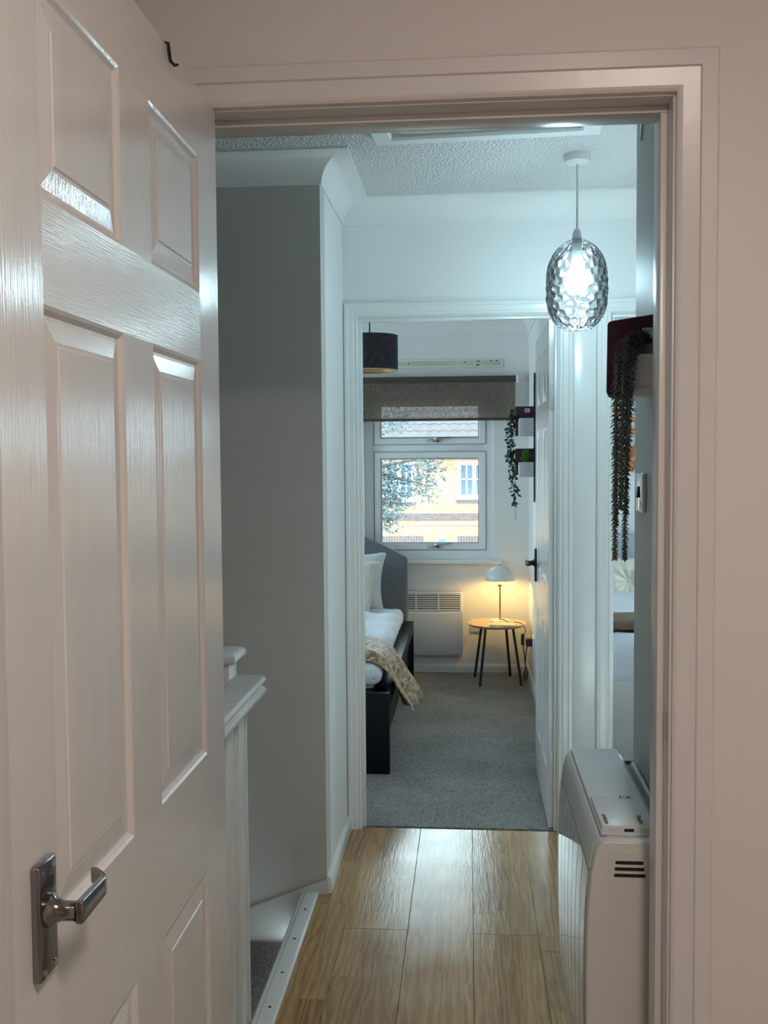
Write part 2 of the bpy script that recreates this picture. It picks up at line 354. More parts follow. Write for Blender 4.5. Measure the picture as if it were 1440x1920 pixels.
def thing(name, label, cat, loc, group=None, kind=None):
    o=bpy.data.objects.new(name,None); o.empty_display_size=.05; COL.objects.link(o); o.location=loc
    return tag(o,label,cat,group,kind)
def struct(name, mb, material, label=None, **kw): return tag(mb.build(name,material,**kw), label, kind='structure')
def soft(name, c, size, r, material, parent=None, n=10, wr=0, ws=4, puff=0, seed=0, fn=None, label=None):
    """rounded soft box with optional pillow taper and wrinkles"""
    bm=bmesh.new(); bmesh.ops.create_cube(bm,size=2); bmesh.ops.subdivide_edges(bm,edges=bm.edges,cuts=n,use_grid_fill=True)
    h=Vector(size)/2
    out=[]
    for v in bm.verts:
        q=Vector([v.co[i]*h[i] for i in range(3)])
        inner=Vector([max(-(h[i]-r),min(h[i]-r,q[i])) for i in range(3)]); d=q-inner
        if d.length>1e-9: q=inner+d.normalized()*r
        if puff:
            k=(1-abs(v.co.x)**puff)*(1-abs(v.co.y)**puff); q.z*= .12+.88*max(0,k)**.5
        if wr:
            p=q*ws+Vector((seed,seed*1.7,0)); q += Vector((0,0,1))*(noise.noise(p)*wr + noise.noise(p*2.3)*wr*.5)*(1 if q.z>0 else .2)
        if fn: q=fn(q)
        v.co=q
    vs=[tuple(v.co+Vector(c)) for v in bm.verts]; fs=[tuple(v.index for v in f.verts) for f in bm.faces]; bm.free()
    o=link_mesh(name,vs,fs,material,parent,smooth=80)
    if label: o['label']=label
    return o
def text_mesh(body, size, name, material, parent, mw, depth=.0006):
    cu=bpy.data.curves.new('txt','FONT'); cu.body=body; cu.size=size; cu.extrude=depth; cu.align_x='LEFT'
    t=bpy.data.objects.new('txt',cu); COL.objects.link(t); bpy.context.view_layer.update()
    me=bpy.data.meshes.new_from_object(t.evaluated_get(bpy.context.evaluated_depsgraph_get())); bpy.data.objects.remove(t); bpy.data.curves.remove(cu)
    me.name=name; me.transform(mw); me.materials.clear(); me.materials.append(M[material])
    o=bpy.data.objects.new(name,me); COL.objects.link(o); o.parent=parent
    me.transform(Matrix.Translation(-root_loc(parent))); return o

# ================================================================== STRUCTURE
ZC=2.42; Y1=1.70; Y1B=1.80; Y2=3.886; Y2B=3.986; Y3=6.80; Y3B=7.05
DLX = -.421
OLX, ORX, OHZ = -.462, .331, 2.03         # near doorway, clear of lining
ALX, ARX, AHZ = -.417, .338, 1.985        # bedroom doorway
BLX, BRX = .538, 1.30                      # second bedroom doorway
RWX=.402; RWE=2.50; LWX=-.475; SWY=3.29
# walls
struct('wall_front', MB().box(-2.2,OLX-.03,Y1,Y1B,-1.3,ZC).box(ORX+.03,1.7,Y1,Y1B,0,ZC).box(OLX-.03,ORX+.03,Y1,Y1B,OHZ+.03,ZC), 'near_wall', 'cream painted wall around the open doorway in front')
struct('wall_right', MB().box(RWX,RWX+.1,Y1B,RWE,0,ZC), 'silk_wall', 'pale grey silk painted landing wall with a light switch', bevel=.003)
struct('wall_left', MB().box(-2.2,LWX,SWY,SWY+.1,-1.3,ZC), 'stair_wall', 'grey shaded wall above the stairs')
struct('wall_left', MB().box(LWX-.1,LWX,SWY+.1,Y2,-.2,ZC), 'wall', 'narrow white return wall beside the bedroom doorway')
struct('wall_back', MB().box(LWX-.1,ALX-.028,Y2,Y2B,0,ZC).box(ARX+.028,BLX-.028,Y2,Y2B,0,ZC).box(BRX+.028,1.7,Y2,Y2B,0,ZC)
       .box(ALX-.028,ARX+.028,Y2,Y2B,AHZ+.028,ZC).box(BLX-.028,BRX+.028,Y2,Y2B,AHZ+.028,ZC), 'wall', 'white wall above the bedroom doorways')
struct('wall_side', MB().box(1.5,1.6,Y1B,Y2,0,ZC), 'wall')
struct('wall_side', MB().box(-2.3,-2.2,-2.1,SWY+.1,-1.3,ZC), 'near_wall')
struct('wall_side', MB().box(1.7,1.8,-2.1,Y1,0,ZC), 'near_wall')
struct('wall_rear', MB().box(-2.3,1.8,-2.2,-2.1,0,ZC), 'near_wall')
# bedrooms
BX0=-2.5; BZC=2.40
WX0,WX1,WZ0,WZ1=-.70,.172,.765,1.905
V0,V1=1.6,2.6
struct('wall_far', MB().box(BX0-.1,WX0,Y3,Y3B,0,2.5).box(WX1,V0,Y3,Y3B,0,2.5).box(V1,3.1,Y3,Y3B,0,2.5)
       .box(WX0,WX1,Y3,Y3B,0,WZ0).box(WX0,WX1,Y3,Y3B,WZ1,2.5).box(V0,V1,Y3,Y3B,0,WZ0).box(V0,V1,Y3,Y3B,WZ1,2.5), 'wall', 'white bedroom wall around the window')
struct('wall_party', MB().box(.40,.50,Y2B,Y3,0,2.5), 'wall', 'white wall on the right of the bedroom')
struct('wall_bedroom', MB().box(BX0-.1,BX0,Y2B,4.4,0,2.5).box(BX0-.1,BX0,6.4,Y3,0,2.5).box(BX0-.1,BX0,4.4,6.4,0,.75).box(BX0-.1,BX0,4.4,6.4,2.05,2.5), 'wall')
struct('wall_bedroom', MB().box(BX0-.1,LWX-.1,Y2B-.1,Y2B,0,2.5), 'wall')
struct('wall_bedroom', MB().box(1.7,3.1,Y2B-.1,Y2B,0,2.5), 'wall')
struct('wall_bedroom', MB().box(3.0,3.1,Y2B,4.4,0,2.5).box(3.0,3.1,6.4,Y3,0,2.5).box(3.0,3.1,4.4,6.4,0,.75).box(3.0,3.1,4.4,6.4,2.05,2.5), 'wall')
# ceilings
struct('ceiling', MB().box(-2.3,1.7,Y1B,Y2,ZC,ZC+.12), 'ceiling', 'stippled white textured landing ceiling', origin=(0,0,0))
struct('ceiling', MB().box(-2.4,1.9,-2.3,Y1B,ZC,ZC+.12), 'near_wall')
struct('ceiling', MB().box(BX0-.2,3.2,Y2B-.1,Y3B,BZC,BZC+.14), 'wall', 'white bedroom ceiling')
# floors
fl = struct('floor', MB().box(-.50,RWX,Y1,Y2+.02,-.1,-.008).box(RWX,1.6,RWE,Y2+.02,-.1,-.008).box(-.62,-.50,Y1B,2.5,-.1,-.008), 'black_wood', 'oak effect laminate floor of the landing')
seams=[-.50,-.387,-.190,.011,.207,.402]
joints=[[1.70,2.2,3.21,3.886],[1.70,2.4,3.575,3.886],[1.70,3.04,3.886],[1.70,2.35,3.886],[1.70,3.03,3.886],[1.70,2.93,3.886]]
for i in range(5):
    js=joints[i] if i!=1 else [1.70,3.04,3.886]
    if i==2: js=[1.70,2.42,3.886]
    if i==3: js=[1.70,3.03,3.886]
    if i==4: js=[1.70,2.93,3.886]
    for a,b in zip(js[:-1],js[1:]):
        g=.0004
        MB().box(seams[i]+g,seams[i+1]-g,a+g,b-g+(.012 if b>3.8 else 0),-.010,0).build('plank','laminate',fl,bevel=.0012,seg=1)
x=.402
while x<1.5:
    MB().box(x+.0007,min(1.5,x+.2)-.0007,RWE,3.898,-.010,0).build('plank','laminate',fl,bevel=.0012,seg=1); x+=.2
struct('floor', MB().box(-2.3,1.8,-2.2,Y1,-.1,0), mat('near_room_floor',(.40,.36,.32),.7), 'floor of the near room')
struct('floor', MB().box(BX0-.1,3.1,Y2+.02,Y3,-.1,.004), 'carpet', 'grey bedroom carpet', origin=(0,0,0))
struct('floor', MB().box(-2.3,-.50,Y1B,SWY+.1,-1.3,-1.2), 'stair_carpet')  # added below view, keeps sky light out of the stairwell
# landing cornice, cove profile
def cove(r, lip=.016):
    pr=[(0,0),(0,-r),(.006,-r)]
    for k in range(9):
        a=PI/2*k/8; pr.append((.006+(r-.006)*(1-math.cos(a)), -r+(r-.006)*math.sin(a)))
    pr += [(r+lip,-.006),(r+lip,0)]
    return pr
cv=cove(.088)
struct('trim_1', MB().sweep([(1.5,Y2),(LWX,Y2),(LWX,SWY),(-2.2,SWY)], cv, lambda a,b,w_:(a,b,ZC+w_)), 'cornice', 'white cove cornice round the landing ceiling', smooth=25)
struct('trim_2', MB().sweep([(.40,Y2B),(.40,Y3),(BX0,Y3)], cove(.14), lambda a,b,w_:(a,b,BZC+w_)), 'cornice', 'white cove cornice of the bedroom', smooth=25)
# baseboards
sk=[(0,0),(.016,0),(.016,.046),(.010,.056),(.004,.058),(0,.058)]
struct('baseboard_left', MB().sweep([(LWX,Y2),(LWX,SWY-.004)], sk, lambda a,b,w_:(a,b,w_)), 'gloss', 'narrow white skirting of the return wall', bevel=.001)
struct('baseboard_far', MB().sweep([(.40,Y2B),(.40,Y3),(BX0,Y3)], [(0,0),(.016,0),(.016,.045),(.009,.06),(0,.06)], lambda a,b,w_:(a,b,w_)), 'gloss', 'white bedroom skirting board')
# stair string board on the shaded wall
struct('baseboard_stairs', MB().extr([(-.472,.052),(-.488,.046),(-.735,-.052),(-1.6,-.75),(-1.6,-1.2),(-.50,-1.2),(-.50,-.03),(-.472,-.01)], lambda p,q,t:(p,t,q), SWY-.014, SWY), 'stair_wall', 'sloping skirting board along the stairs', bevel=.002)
# ---------- door linings and architraves
def lining(name, x0, x1, hz, y0, y1, stop_y, m, label):
    t=.028; b=MB().box(x0-t,x0,y0,y1,0,hz).box(x1,x1+t,y0,y1,0,hz).box(x0-t,x1+t,y0,y1,hz,hz+t)
    if stop_y: b.box(x0,x0+.012,stop_y[0],stop_y[1],0,hz-.012).box(x1-.012,x1,stop_y[0],stop_y[1],0,hz-.012).box(x0,x1,stop_y[0],stop_y[1],hz-.012,hz)
    return struct(name,b,m,label,bevel=.0015)
lining('trim_3',OLX,ORX,OHZ,Y1,Y1B,(1.742,1.80),'near_gloss','painted door lining with stop of the near doorway')
lining('trim_4',ALX,ARX,AHZ,Y2,Y2B,(3.90,3.925),'gloss','white door lining of the bedroom doorway')
lining('trim_5',BLX,BRX,AHZ,Y2,Y2B,(3.90,3.925),'gloss','white door lining of the second bedroom doorway')
def architrave(name, x0, x1, hz, y, prof, m, label, sides=(1,1)):
    path=[]
    if sides[1]: path=[(x1,0.0)]
    path += [(x1,hz),(x0,hz)]
    if sides[0]: path += [(x0,0.0)]
    # path runs up the right side and over to the left: the left normal points into the opening, so u is negative outwards
    return struct(name, MB().sweep(path,[(-u,w_) for u,w_ in prof],lambda a,b,w_:(a,y-w_,b)), m, label, smooth=25)
apn=[(0,0),(0,.011),(.004,.014),(.008,.011),(.010,.010),(.036,.014),(.038,.019),(.062,.019),(.066,.015),(.066,0)]
architrave('trim_6',OLX-.004,ORX+.004,OHZ+.004,Y1,apn,'near_gloss','painted architrave framing the near doorway')
apf=[(0,0),(0,.010),(.004,.013),(.008,.010),(.012,.010),(.016,.015),(.034,.015),(.038,.019),(.048,.018),(.053,.012),(.053,0)]
architrave('trim_7',ALX-.004,ARX+.004,AHZ+.004,Y2,apf,'gloss','white moulded architrave of the bedroom doorway')
architrave('trim_8',BLX-.004,BRX+.004,AHZ+.004,Y2,apf,'gloss','white moulded architrave of the second bedroom doorway')
struct('trim_9', MB().box(ARX+.058,BLX-.058,Y2-.010,Y2,0,AHZ+.06), 'gloss', 'flat white infill board between the two bedroom doorways', bevel=.001)

MB().box(ORX-.0012,ORX+.001,1.712,1.736,.972,1.018).build('strike_plate','steel',bpy.data.objects['trim_3'])
# ---------- six panel doors
def six_panel(name, width, height, thick, to_world, gv, gh, label, us, zs, hinges):
    base=to_world(width/2,0,-thick/2); d=thing(name,label,None,base,kind='structure')
    def bx(n,u0,u1,z0,z1,m,bev=.0015):
        b=MB(); vs=[]
        for z in (z0,z1):
            for u,q in ((u0,-thick),(u1,-thick),(u1,0),(u0,0)): vs.append(to_world(u,z,q))
        b.add(vs,[(0,1,2,3),(4,7,6,5),(0,4,5,1),(1,5,6,2),(2,6,7,3),(3,7,4,0)])
        return b.build(n,m,d)
    bx('stile',0,us[0],.004,height,gv); bx('stile',us[3],width,.004,height,gv)
    zz=[.004]+zs+[height]
    for i in range(0,len(zz),2): bx('rail',us[0],us[3],zz[i],zz[i+1],gh)
    for i in range(1,len(zz)-1,2): bx('mullion',us[1],us[2],zz[i],zz[i+1],gv)
    for (ua,ub) in ((us[0],us[1]),(us[2],us[3])):
        for i in range(1,len(zz)-1,2):
            z0,z1=zz[i],zz[i+1]
            b=MB(); rings=[]
            for ins,dep in ((0,0),(.004,-.002),(.009,-.0060),(.013,-.0064),(.034,-.0028),(.0375,-.0028),(.040,-.0012)):
                rings.append([to_world(ua+ins,z0+ins,dep),to_world(ub-ins,z0+ins,dep),to_world(ub-ins,z1-ins,dep),to_world(ua+ins,z1-ins,dep)])
            back=[to_world(ua,z0,-thick+.004),to_world(ub,z0,-thick+.004),to_world(ub,z1,-thick+.004),to_world(ua,z1,-thick+.004)]
            allr=[back]+rings; vs=[p for r in allr for p in r]; fs=[(0,3,2,1)]
            for k in range(len(allr)-1):
                for j in range(4):
                    l=(j+1)%4; fs.append((4*k+j,4*k+l,4*k+4+l,4*k+4+j))
            k=4*(len(allr)-1); fs.append((k,k+1,k+2,k+3))
            b.add(vs,fs).build('panel',gv,d,smooth=0)
    for z in hinges:
        h=MB().lathe([(.005,0),(.006,.001),(.006,.098),(.005,.1)],to_world(-.003,z,-thick-.003),12).build('hinge','steel',d)
        vs=[]; 
        for zq in (z,z+.1):
            for u,q in ((-.0015,-.030),(-.0015,-.002),(.001,-.002),(.001,-.030)): vs.append(to_world(u,zq,q))
        MB().add(vs,[(0,1,2,3),(4,7,6,5),(0,4,5,1),(1,5,6,2),(2,6,7,3),(3,7,4,0)]).build('hinge_leaf','steel',h)
    return d
def handle(d, to_world, u, z, sgn, m='dark_chrome', ph=.058, neck=.03, length=.082):
    """plate, four screws, neck and lever; sgn is the direction of the lever along u"""
    def bxl(u0,u1,z0,z1,q0,q1):
        vs=[to_world(a,b,c) for b in (z0,z1) for a,c in ((u0,q0),(u1,q0),(u1,q1),(u0,q1))]
        return MB().add(vs,[(0,1,2,3),(4,7,6,5),(0,4,5,1),(1,5,6,2),(2,6,7,3),(3,7,4,0)])
    g=bxl(u-.021,u+.021,z-ph*1.12,z+ph*.86,0,.009).build('handle_plate',m,d,bevel=.0025,seg=3); g['label']='chrome handle plate'
    for du in (-.012,.012):
        for dz in (-ph*1.0,ph*.72):
            p=to_world(u+du,z+dz,.0085); q=to_world(u+du,z+dz,.0100)
            MB().tube([p,q],.0036,10).build('screw','chrome',g)
    steps=[(0,.0165),(.004,.0165),(.007,.0125),(.014,.0098),(neck-.004,.0095),(neck,.011)]
    pts=[to_world(u,z,.009+q) for q,_ in steps]
    MB().tube(pts,[r for _,r in steps],20).build('handle_neck',m,d)
    # lever: flat blade whose tip curls back to the door
    b=MB(); prof=[]; nn=14; vs=[]
    for i in range(nn+1):
        t=i/nn; uu=u+sgn*(-.010+t*length); q=.009+neck+.004
        if t>.80: q -= .016*((t-.80)/.20)**2; 
        hh=.0115-.002*t
        zc=z+.002+(.004*((t-.8)/.2)**2 if t>.8 else 0)
        vs += [to_world(uu,zc-hh,q-.004),to_world(uu,zc-hh,q+.004),to_world(uu,zc+hh,q+.004),to_world(uu,zc+hh,q-.004)]
    fs=[(0,1,2,3)]
    for i in range(nn):
        for j in range(4):
            l=(j+1)%4; fs.append((4*i+j,4*i+l,4*i+4+l,4*i+4+j))
    fs.append((4*nn,4*nn+3,4*nn+2,4*nn+1))
    b.add(vs,fs).build('lever',m,d,bevel=.0022,seg=3)
tw1=lambda u,z,q: Vector((DLX+q, Y1-u, z))
d1=six_panel('door_1',.815,2.032,.036,tw1,'grain_v','grain_h','open white six-panel door with a chrome lever handle in front',[.117,.36,.475,.713],[.20,.79,.976,1.606,1.712,1.927],[.2,1.0,1.78])
handle(d1,tw1,.757,1.009,-1)
tw2=lambda u,z,q: Vector((.307-q, 3.916+u, z+.006))
d2=six_panel('door_2',.765,1.965,.035,tw2,'grain_v','grain_h','white six-panel bedroom door swung open against the right wall',[.11,.338,.43,.655],[.20,.77,.95,1.56,1.665,1.87],[.20,1.62])
handle(d2,tw2,.705,.965,-1,'black_metal',.075,.034,.10)
# over-door hook
hk=thing('over_door_hook','small black over-door hook on top of the open panelled door','hook',(DLX-.017,1.43,2.032))
MB().tube([(DLX-.030,1.425,2.034),(DLX-.004,1.425,2.0355),(DLX+.003,1.426,2.034),(DLX+.0035,1.428,2.022),(DLX+.004,1.432,2.012),(DLX+.008,1.438,2.008),(DLX+.012,1.441,2.010)],[.0015,.002,.0026,.0026,.0024,.0024,.002],8).build('hook_wire','black',hk)

# ================================================================== LANDING
# loft hatch
lh=thing('loft_hatch','white loft hatch with raised frame in the textured ceiling','hatch',(.04,2.81,ZC-.026))
def rrect(x0,x1,y0,y1,r,n=6):
    out=[]
    for cx,cy,a0 in ((x1-r,y1-r,0),(x0+r,y1-r,PI/2),(x0+r,y0+r,PI),(x1-r,y0+r,1.5*PI)):
        for k in range(n+1):
            a=a0+PI/2*k/n; out.append((cx+r*math.cos(a),cy+r*math.sin(a)))
    return out
hc=(.04,2.81,ZC)
fr=[(0,0),(0,-.020),(.004,-.024),(.052,-.026),(.058,-.020),(.058,0)]
MB().sweep([(-.295,2.52),(-.295,3.10),(.375,3.10),(.375,2.52),(-.295,2.52)],[(-u,w_) for u,w_ in fr],lambda a,b,w_:(a,b,ZC+w_)).rot(math.radians(-3.4),hc).build('hatch_frame','gloss',lh,smooth=25)
MB().extr(rrect(-.230,.310,2.585,3.035,.045),lambda p,q,t:(p,q,t),ZC-.014,ZC-.002).rot(math.radians(-3.4),hc).build('hatch_panel','gloss',lh,bevel=.002)
MB().extr(rrect(-.236,.316,2.579,3.041,.05),lambda p,q,t:(p,q,t),ZC-.005,ZC-.001).rot(math.radians(-3.4),hc).build('seal','black',lh)
# pendant with hammered glass shade
PX,PY=.352,3.355
pl=thing('pendant_light','lit pendant lamp with a hammered clear glass shade over the landing','pendant lamp',(PX,PY,ZC))
MB().lathe([(.043,0),(.043,-.012),(.040,-.024),(.032,-.030),(.006,-.031)],(PX,PY,ZC),36).build('ceiling_rose','gloss',pl)
MB().tube([(PX,PY,ZC-.03),(PX+.001,PY,2.3),(PX,PY,2.18)],.0036,10).build('flex','cord_w',pl)
MB().lathe([(.004,.040),(.009,.038),(.013,.028),(.0155,.010),(.0160,-.012),(.016,-.05),(.014,-.055)],(PX,PY,2.145),24).build('lamp_holder','white_plastic',pl)
def glass_shade():
    b=MB(); nu,nv=176,120; z0,z1=1.862,2.152; R=.101
    cells=[]
    rows=11
    for j in range(rows):
        for i in range(18): cells.append(((i+.5*(j%2)+random.uniform(-.22,.22))/18,(j+.5+random.uniform(-.22,.22))/rows))
    vs=[];fs=[]
    for j in range(nv+1):
        t=j/nv; z=z0+(z1-z0)*t
        # egg-like profile, open at the bottom
        if t<.45: r=R*(1-((1-t/.45)*.93)**2.6)**.46
        else: r=max(.017,R*(1-((t-.45)/.55)**2.6)**.50)
        for i in range(nu):
            a=2*PI*i/nu; u=i/nu
            best=9
            for cu,cvv in cells:
                if abs(cvv-t)>.14: continue
                du=abs(cu-u); du=min(du,1-du)
                dd=(du*18)**2+((cvv-t)*rows)**2
                if dd<best: best=dd
            dep=.0045*max(0,1-best/.36)**1.0
            if t<.02 or t>.97: dep=0
            rr=r-dep
            vs.append((PX+rr*math.cos(a),PY+rr*math.sin(a),z))
    for j in range(nv):
        for i in range(nu):
            k=(i+1)%nu; fs.append((j*nu+i,j*nu+k,(j+1)*nu+k,(j+1)*nu+i))
    return b.add(vs,fs)
gs=glass_shade().build('glass_shade','dimple',pl,smooth=180)
M['bulb_cold']=mat_emit('cold_led_bulb',(.60,.90,1.0),LAMP_HALL)
MB().lathe([(.001,-.058),(.016,-.056),(.027,-.045),(.032,-.028),(.031,-.010),(.024,.010),(.016,.028),(.0135,.045),(.013,.05)],(PX,PY,2.035),24).build('bulb','bulb_cold',pl,smooth=60)
# stair strip
ns=thing('stair_edge_strip','white painted wooden strip with dark screw heads along the stair edge','edge strip',(-.53,2.8,0))
MB().extr([(-.562,-.012),(-.500,-.012),(-.500,.006),(-.506,.010),(-.544,.010),(-.548,.006),(-.556,.006),(-.562,.001)],lambda p,q,t:(p,t,q),2.30,3.276).build('strip','gloss',ns,bevel=.001)
for y in (2.40,2.56,2.74,2.94,3.14): MB().lathe([(.0046,0),(.0042,.0013)],(-.525,y,.0095),12).build('screw','black',ns)
MB().box(-.566,-.50,2.30,3.276,-.14,-.012).build('riser_board','gloss',ns)
# stairs
st=thing('staircase','dark grey-brown carpeted stairs going down beside the landing','stairs',(-1.2,2.6,-1.2))
for k in range(5):
    x1=-.566-.24*k; z=-.165-.19*k
    MB().box(x1-.26,x1,Y1B+.006,SWY-.016,-1.2,z).build('step','stair_carpet',st,bevel=.012,seg=3)
# banister
bn=thing('banister','white painted banister with moulded handrail and square balusters','banister',(-.58,2.2,0))
hr=[(-.622,.842),(-.612,.832),(-.54,.832),(-.532,.838),(-.532,.846),(-.540,.852),(-.545,.858),(-.540,.862),(-.534,.866),(-.532,.872),(-.538,.880),(-.55,.882),(-.61,.882),(-.622,.874)]
MB().extr(hr,lambda p,q,t:(p,t,q),Y1B,2.61).build('handrail','gloss',bn,bevel=.0015)
for y0,y1 in ((2.425,2.515),(2.30,2.405),(2.17,2.28),(2.04,2.15),(1.91,2.02)):
    MB().box(-.612,-.566,y0,y1,0,.834).build('baluster','gloss',bn,bevel=.004)
    MB().box(-.567,-.563,y1-.018,y1-.006,0,.834).build('bead','gloss',bn,bevel=.001)
nw=thing('newel_post','white newel post with a moulded square cap behind the handrail','newel post',(-.69,2.71,-.164))
MB().box(-.735,-.645,2.665,2.755,-.164,.90).build('post','gloss',nw,bevel=.004)
cap=[(0,0),(.014,.002),(.022,.010),(.022,.024),(.012,.032),(0,.034)]
b=MB()
vs=[];fs=[]
for u,h in cap:
    x0,x1,y0,y1=-.735-u,-.645+u,2.665-u,2.755+u; vs += [(x0,y0,.896+h),(x1,y0,.896+h),(x1,y1,.896+h),(x0,y1,.896+h)]
for i in range(len(cap)-1):
    for j in range(4): fs.append((4*i+j,4*i+(j+1)%4,4*i+4+(j+1)%4,4*i+4+j))
fs += [(0,3,2,1),(20,21,22,23)]
b.add(vs,fs).build('cap','gloss',nw,bevel=.002)

# storage heater
HX1=RWX-.004; HY0,HY1=1.862,2.468
sh=thing('storage_heater','white storage heater with ribbed glossy front on the landing wall','heater',(.31,2.16,0))
side=[(HX1-.012,.03),(.27,.03),(.250,.05),(.236,.10),(.226,.17),(.219,.27),(.216,.40),(.216,.52),(.219,.62),(.225,.68),(.234,.722),(.243,.736),(.256,.741),(.352,.741),(.360,.735),(.366,.70),(HX1-.012,.692)]
tx=lambda p,q,t:(p,t,q)
for a,b_ in ((HY0,HY0+.034),(HY1-.030,HY1)):
    MB().extr(side,tx,a,b_).build('end_cap','heater_body',sh,bevel=.006,seg=4)
inn=[(p if p>.36 else p+.004,q-.002) for p,q in side]
MB().extr(inn,tx,HY0+.034,HY1-.030).build('core','heater_body',sh,smooth=30)
# front panel following the curve, in ribs
fp=[(.236,.10),(.226,.17),(.219,.27),(.216,.40),(.216,.52),(.219,.62),(.224,.672)]
nr=7; ya,yb=HY0+.036,HY1-.032
for k in range(nr):
    y0=ya+(yb-ya)*k/nr; y1=ya+(yb-ya)*(k+1)/nr-.006
    poly=[(p-.0015,q) for p,q in fp]+[(p+.006,q) for p,q in reversed(fp)]
    MB().extr(poly,tx,y0,y1).build('front_rib','heater_front',sh,smooth=40)
    MB().extr([(p+.0015,q) for p,q in fp]+[(p+.006,q) for p,q in reversed(fp)],tx,y1,y1+.006).build('groove','pot',sh,smooth=40)
MB().extr([(.2235,.676),(.2325,.722),(.2415,.735),(.246,.735),(.236,.72),(.229,.676)],tx,ya,yb).build('front_top_band','heater_body',sh,smooth=40)
MB().box(.246,.354,HY0+.03,HY1-.02,.740,.746).build('top_cover','heater_top',sh,bevel=.003)
cu=MB().box(.248,.346,1.900,2.072,.744,.757).build('control_unit','heater_top',sh,bevel=.003)
MB().box(.262,.280,1.8992,1.9008,.747,.7525).build('button','heater_body',cu)
MB().box(.290,.308,1.8992,1.9008,.7455,.7515).build('port','dark_slot',cu,bevel=.0006)
rt=lambda x,y,z: Matrix.Translation((x,y,z))@Matrix.Rotation(-PI/2,4,'Z')
text_mesh('Dimplex',.0135,'lettering','grey_text',cu,rt(.3205,1.957,.7572))
text_mesh('QUANTUM',.0100,'lettering','grey_text',cu,rt(.2555,1.960,.7572))
text_mesh('N',.011,'logo_letter','grey_text',cu,rt(.3175,2.0665,.7572))
text_mesh('ENERGY',.0045,'lettering','grey_text',cu,rt(.305,2.071,.7572))
vs=[];fs=[]
for k in range(28):
    a=2*PI*k/28
    for r in (.0085,.0100): vs.append((.3215+r*math.cos(a),2.0625+r*math.sin(a),.7575))
for k in range(28): fs.append((2*k,2*k+1,2*((k+1)%28)+1,2*((k+1)%28)))
MB().add(vs,fs).build('logo_ring','grey_text',cu)
gr=MB().box(.366,HX1-.006,1.93,2.44,.690,.704).build('grille','dark_slot',sh); gr['label']='dark air outlet grille along the back'
bars=MB()
for k in range(64):
    y=1.934+k*.0079; bars.add([(.366,y,.7052),(.366,y+.0022,.7052),(.391,y+.0082,.7052),(.391,y+.006,.7052),(.366,y,.7035),(.366,y+.0022,.7035),(.391,y+.0082,.7035),(.391,y+.006,.7035)],[(0,1,2,3),(4,7,6,5),(0,4,5,1),(1,5,6,2),(2,6,7,3),(3,7,4,0)])
tag(bars.build('grille_bars','heater_body',gr),kind='stuff')
MB().box(HX1-.008,HX1,1.90,2.46,.66,.712).build('back_edge','heater_top',sh,bevel=.002)
MB().extr(rrect(.253,.330,.09,.722,.012),lambda p,q,t:(p,t,q),HY0-.0008,HY0+.002).build('side_inset','heater_body',sh,bevel=.0007,seg=1)
for z,xa,xb in ((.702,.268,.3195),(.690,.2665,.3215),(.678,.2655,.3235)):
    MB().extr(rrect(xa,xb,z-.0032,z+.0032,.0031),lambda p,q,t:(p,t,q),HY0-.0012,HY0+.003).build('vent_slot','dark_slot',sh)
for z in (.700,.6885,.677): MB().lathe([(.002,0),(.002,.001)],(.3465,HY0-.0008,z),10,'Y').build('vent_dot','pot',sh)
for y in (1.93,2.40): MB().box(.27,.37,y-.02,y+.02,0,.032).build('foot','heater_body',sh)
# light switch
sw=thing('light_switch','chrome light switch on the grey landing wall beside the plant','light switch',(RWX,2.38,1.365))
MB().box(RWX-.010,RWX,2.335,2.425,1.322,1.412).build('switch_plate','chrome',sw,bevel=.0025)
MB().box(RWX-.014,RWX-.009,2.371,2.389,1.355,1.381).rot(.12,(RWX-.012,2.38,1.368),'Y').build('rocker','black',sw,bevel=.001)
# metal catch high on the wall
ct=thing('door_catch','small metal catch high on the landing wall under the ceiling','catch',(RWX,2.37,2.19))
MB().box(RWX-.006,RWX,2.30,2.33,2.185,2.225).build('catch_plate','steel',ct,bevel=.001)
MB().extr([(2.40,2.225),(2.425,2.225),(2.432,2.196),(2.424,2.178),(2.418,2.19)],lambda p,q,t:(t,p,q),RWX-.004,RWX).build('hook_plate','steel',ct)
MB().tube([(RWX-.004,2.315,2.205),(RWX-.014,2.33,2.21),(RWX-.014,2.40,2.218),(RWX-.004,2.412,2.215)],.0022,8).build('arm','chrome',ct)
# shelf with trailing plant on landing wall
hb=thing('storage_box','large dark burgundy velvet box with barcode sticker behind the hanging plant','box',(.348,2.26,1.58))
b=MB().extr([(.294,1.582),(.401,1.582),(.401,1.752),(.296,1.739)],lambda p,q,t:(p,t,q),2.20,2.33).rot(math.radians(-9),(.400,2.20,1.6)); b.v=[(min(x,.4015),y,z) for x,y,z in b.v]
b.build('box_body','burgundy',hb,bevel=.008,seg=3)
sk2=MB().box(.368,.399,2.1985,2.2003,1.690,1.722).rot(math.radians(-9),(.400,2.20,1.6)).build('sticker','paper',hb)
for k in range(11):
    x=.3705+k*.0014; MB().box(x,x+random.choice((.0005,.0008)),2.1975,2.199,1.704,1.7065).rot(math.radians(-9),(.400,2.20,1.6)).build('barcode_bar','grey_text',hb)
hs=thing('wall_shelf','white box shelf on the landing wall holding the trailing plant','shelf',(.367,2.13,1.575))
MB().box(.335,RWX,2.08,2.185,1.588,1.655).build('shelf_body','shelf_white',hs,bevel=.0015)
MB().box(.328,RWX,2.076,2.189,1.574,1.588).build('shelf_lip','shelf_white',hs,bevel=.002)
tp=thing('trailing_plant','grey-green trailing plant with long needle strands on the landing shelf','plant',(.37,2.12,1.655))
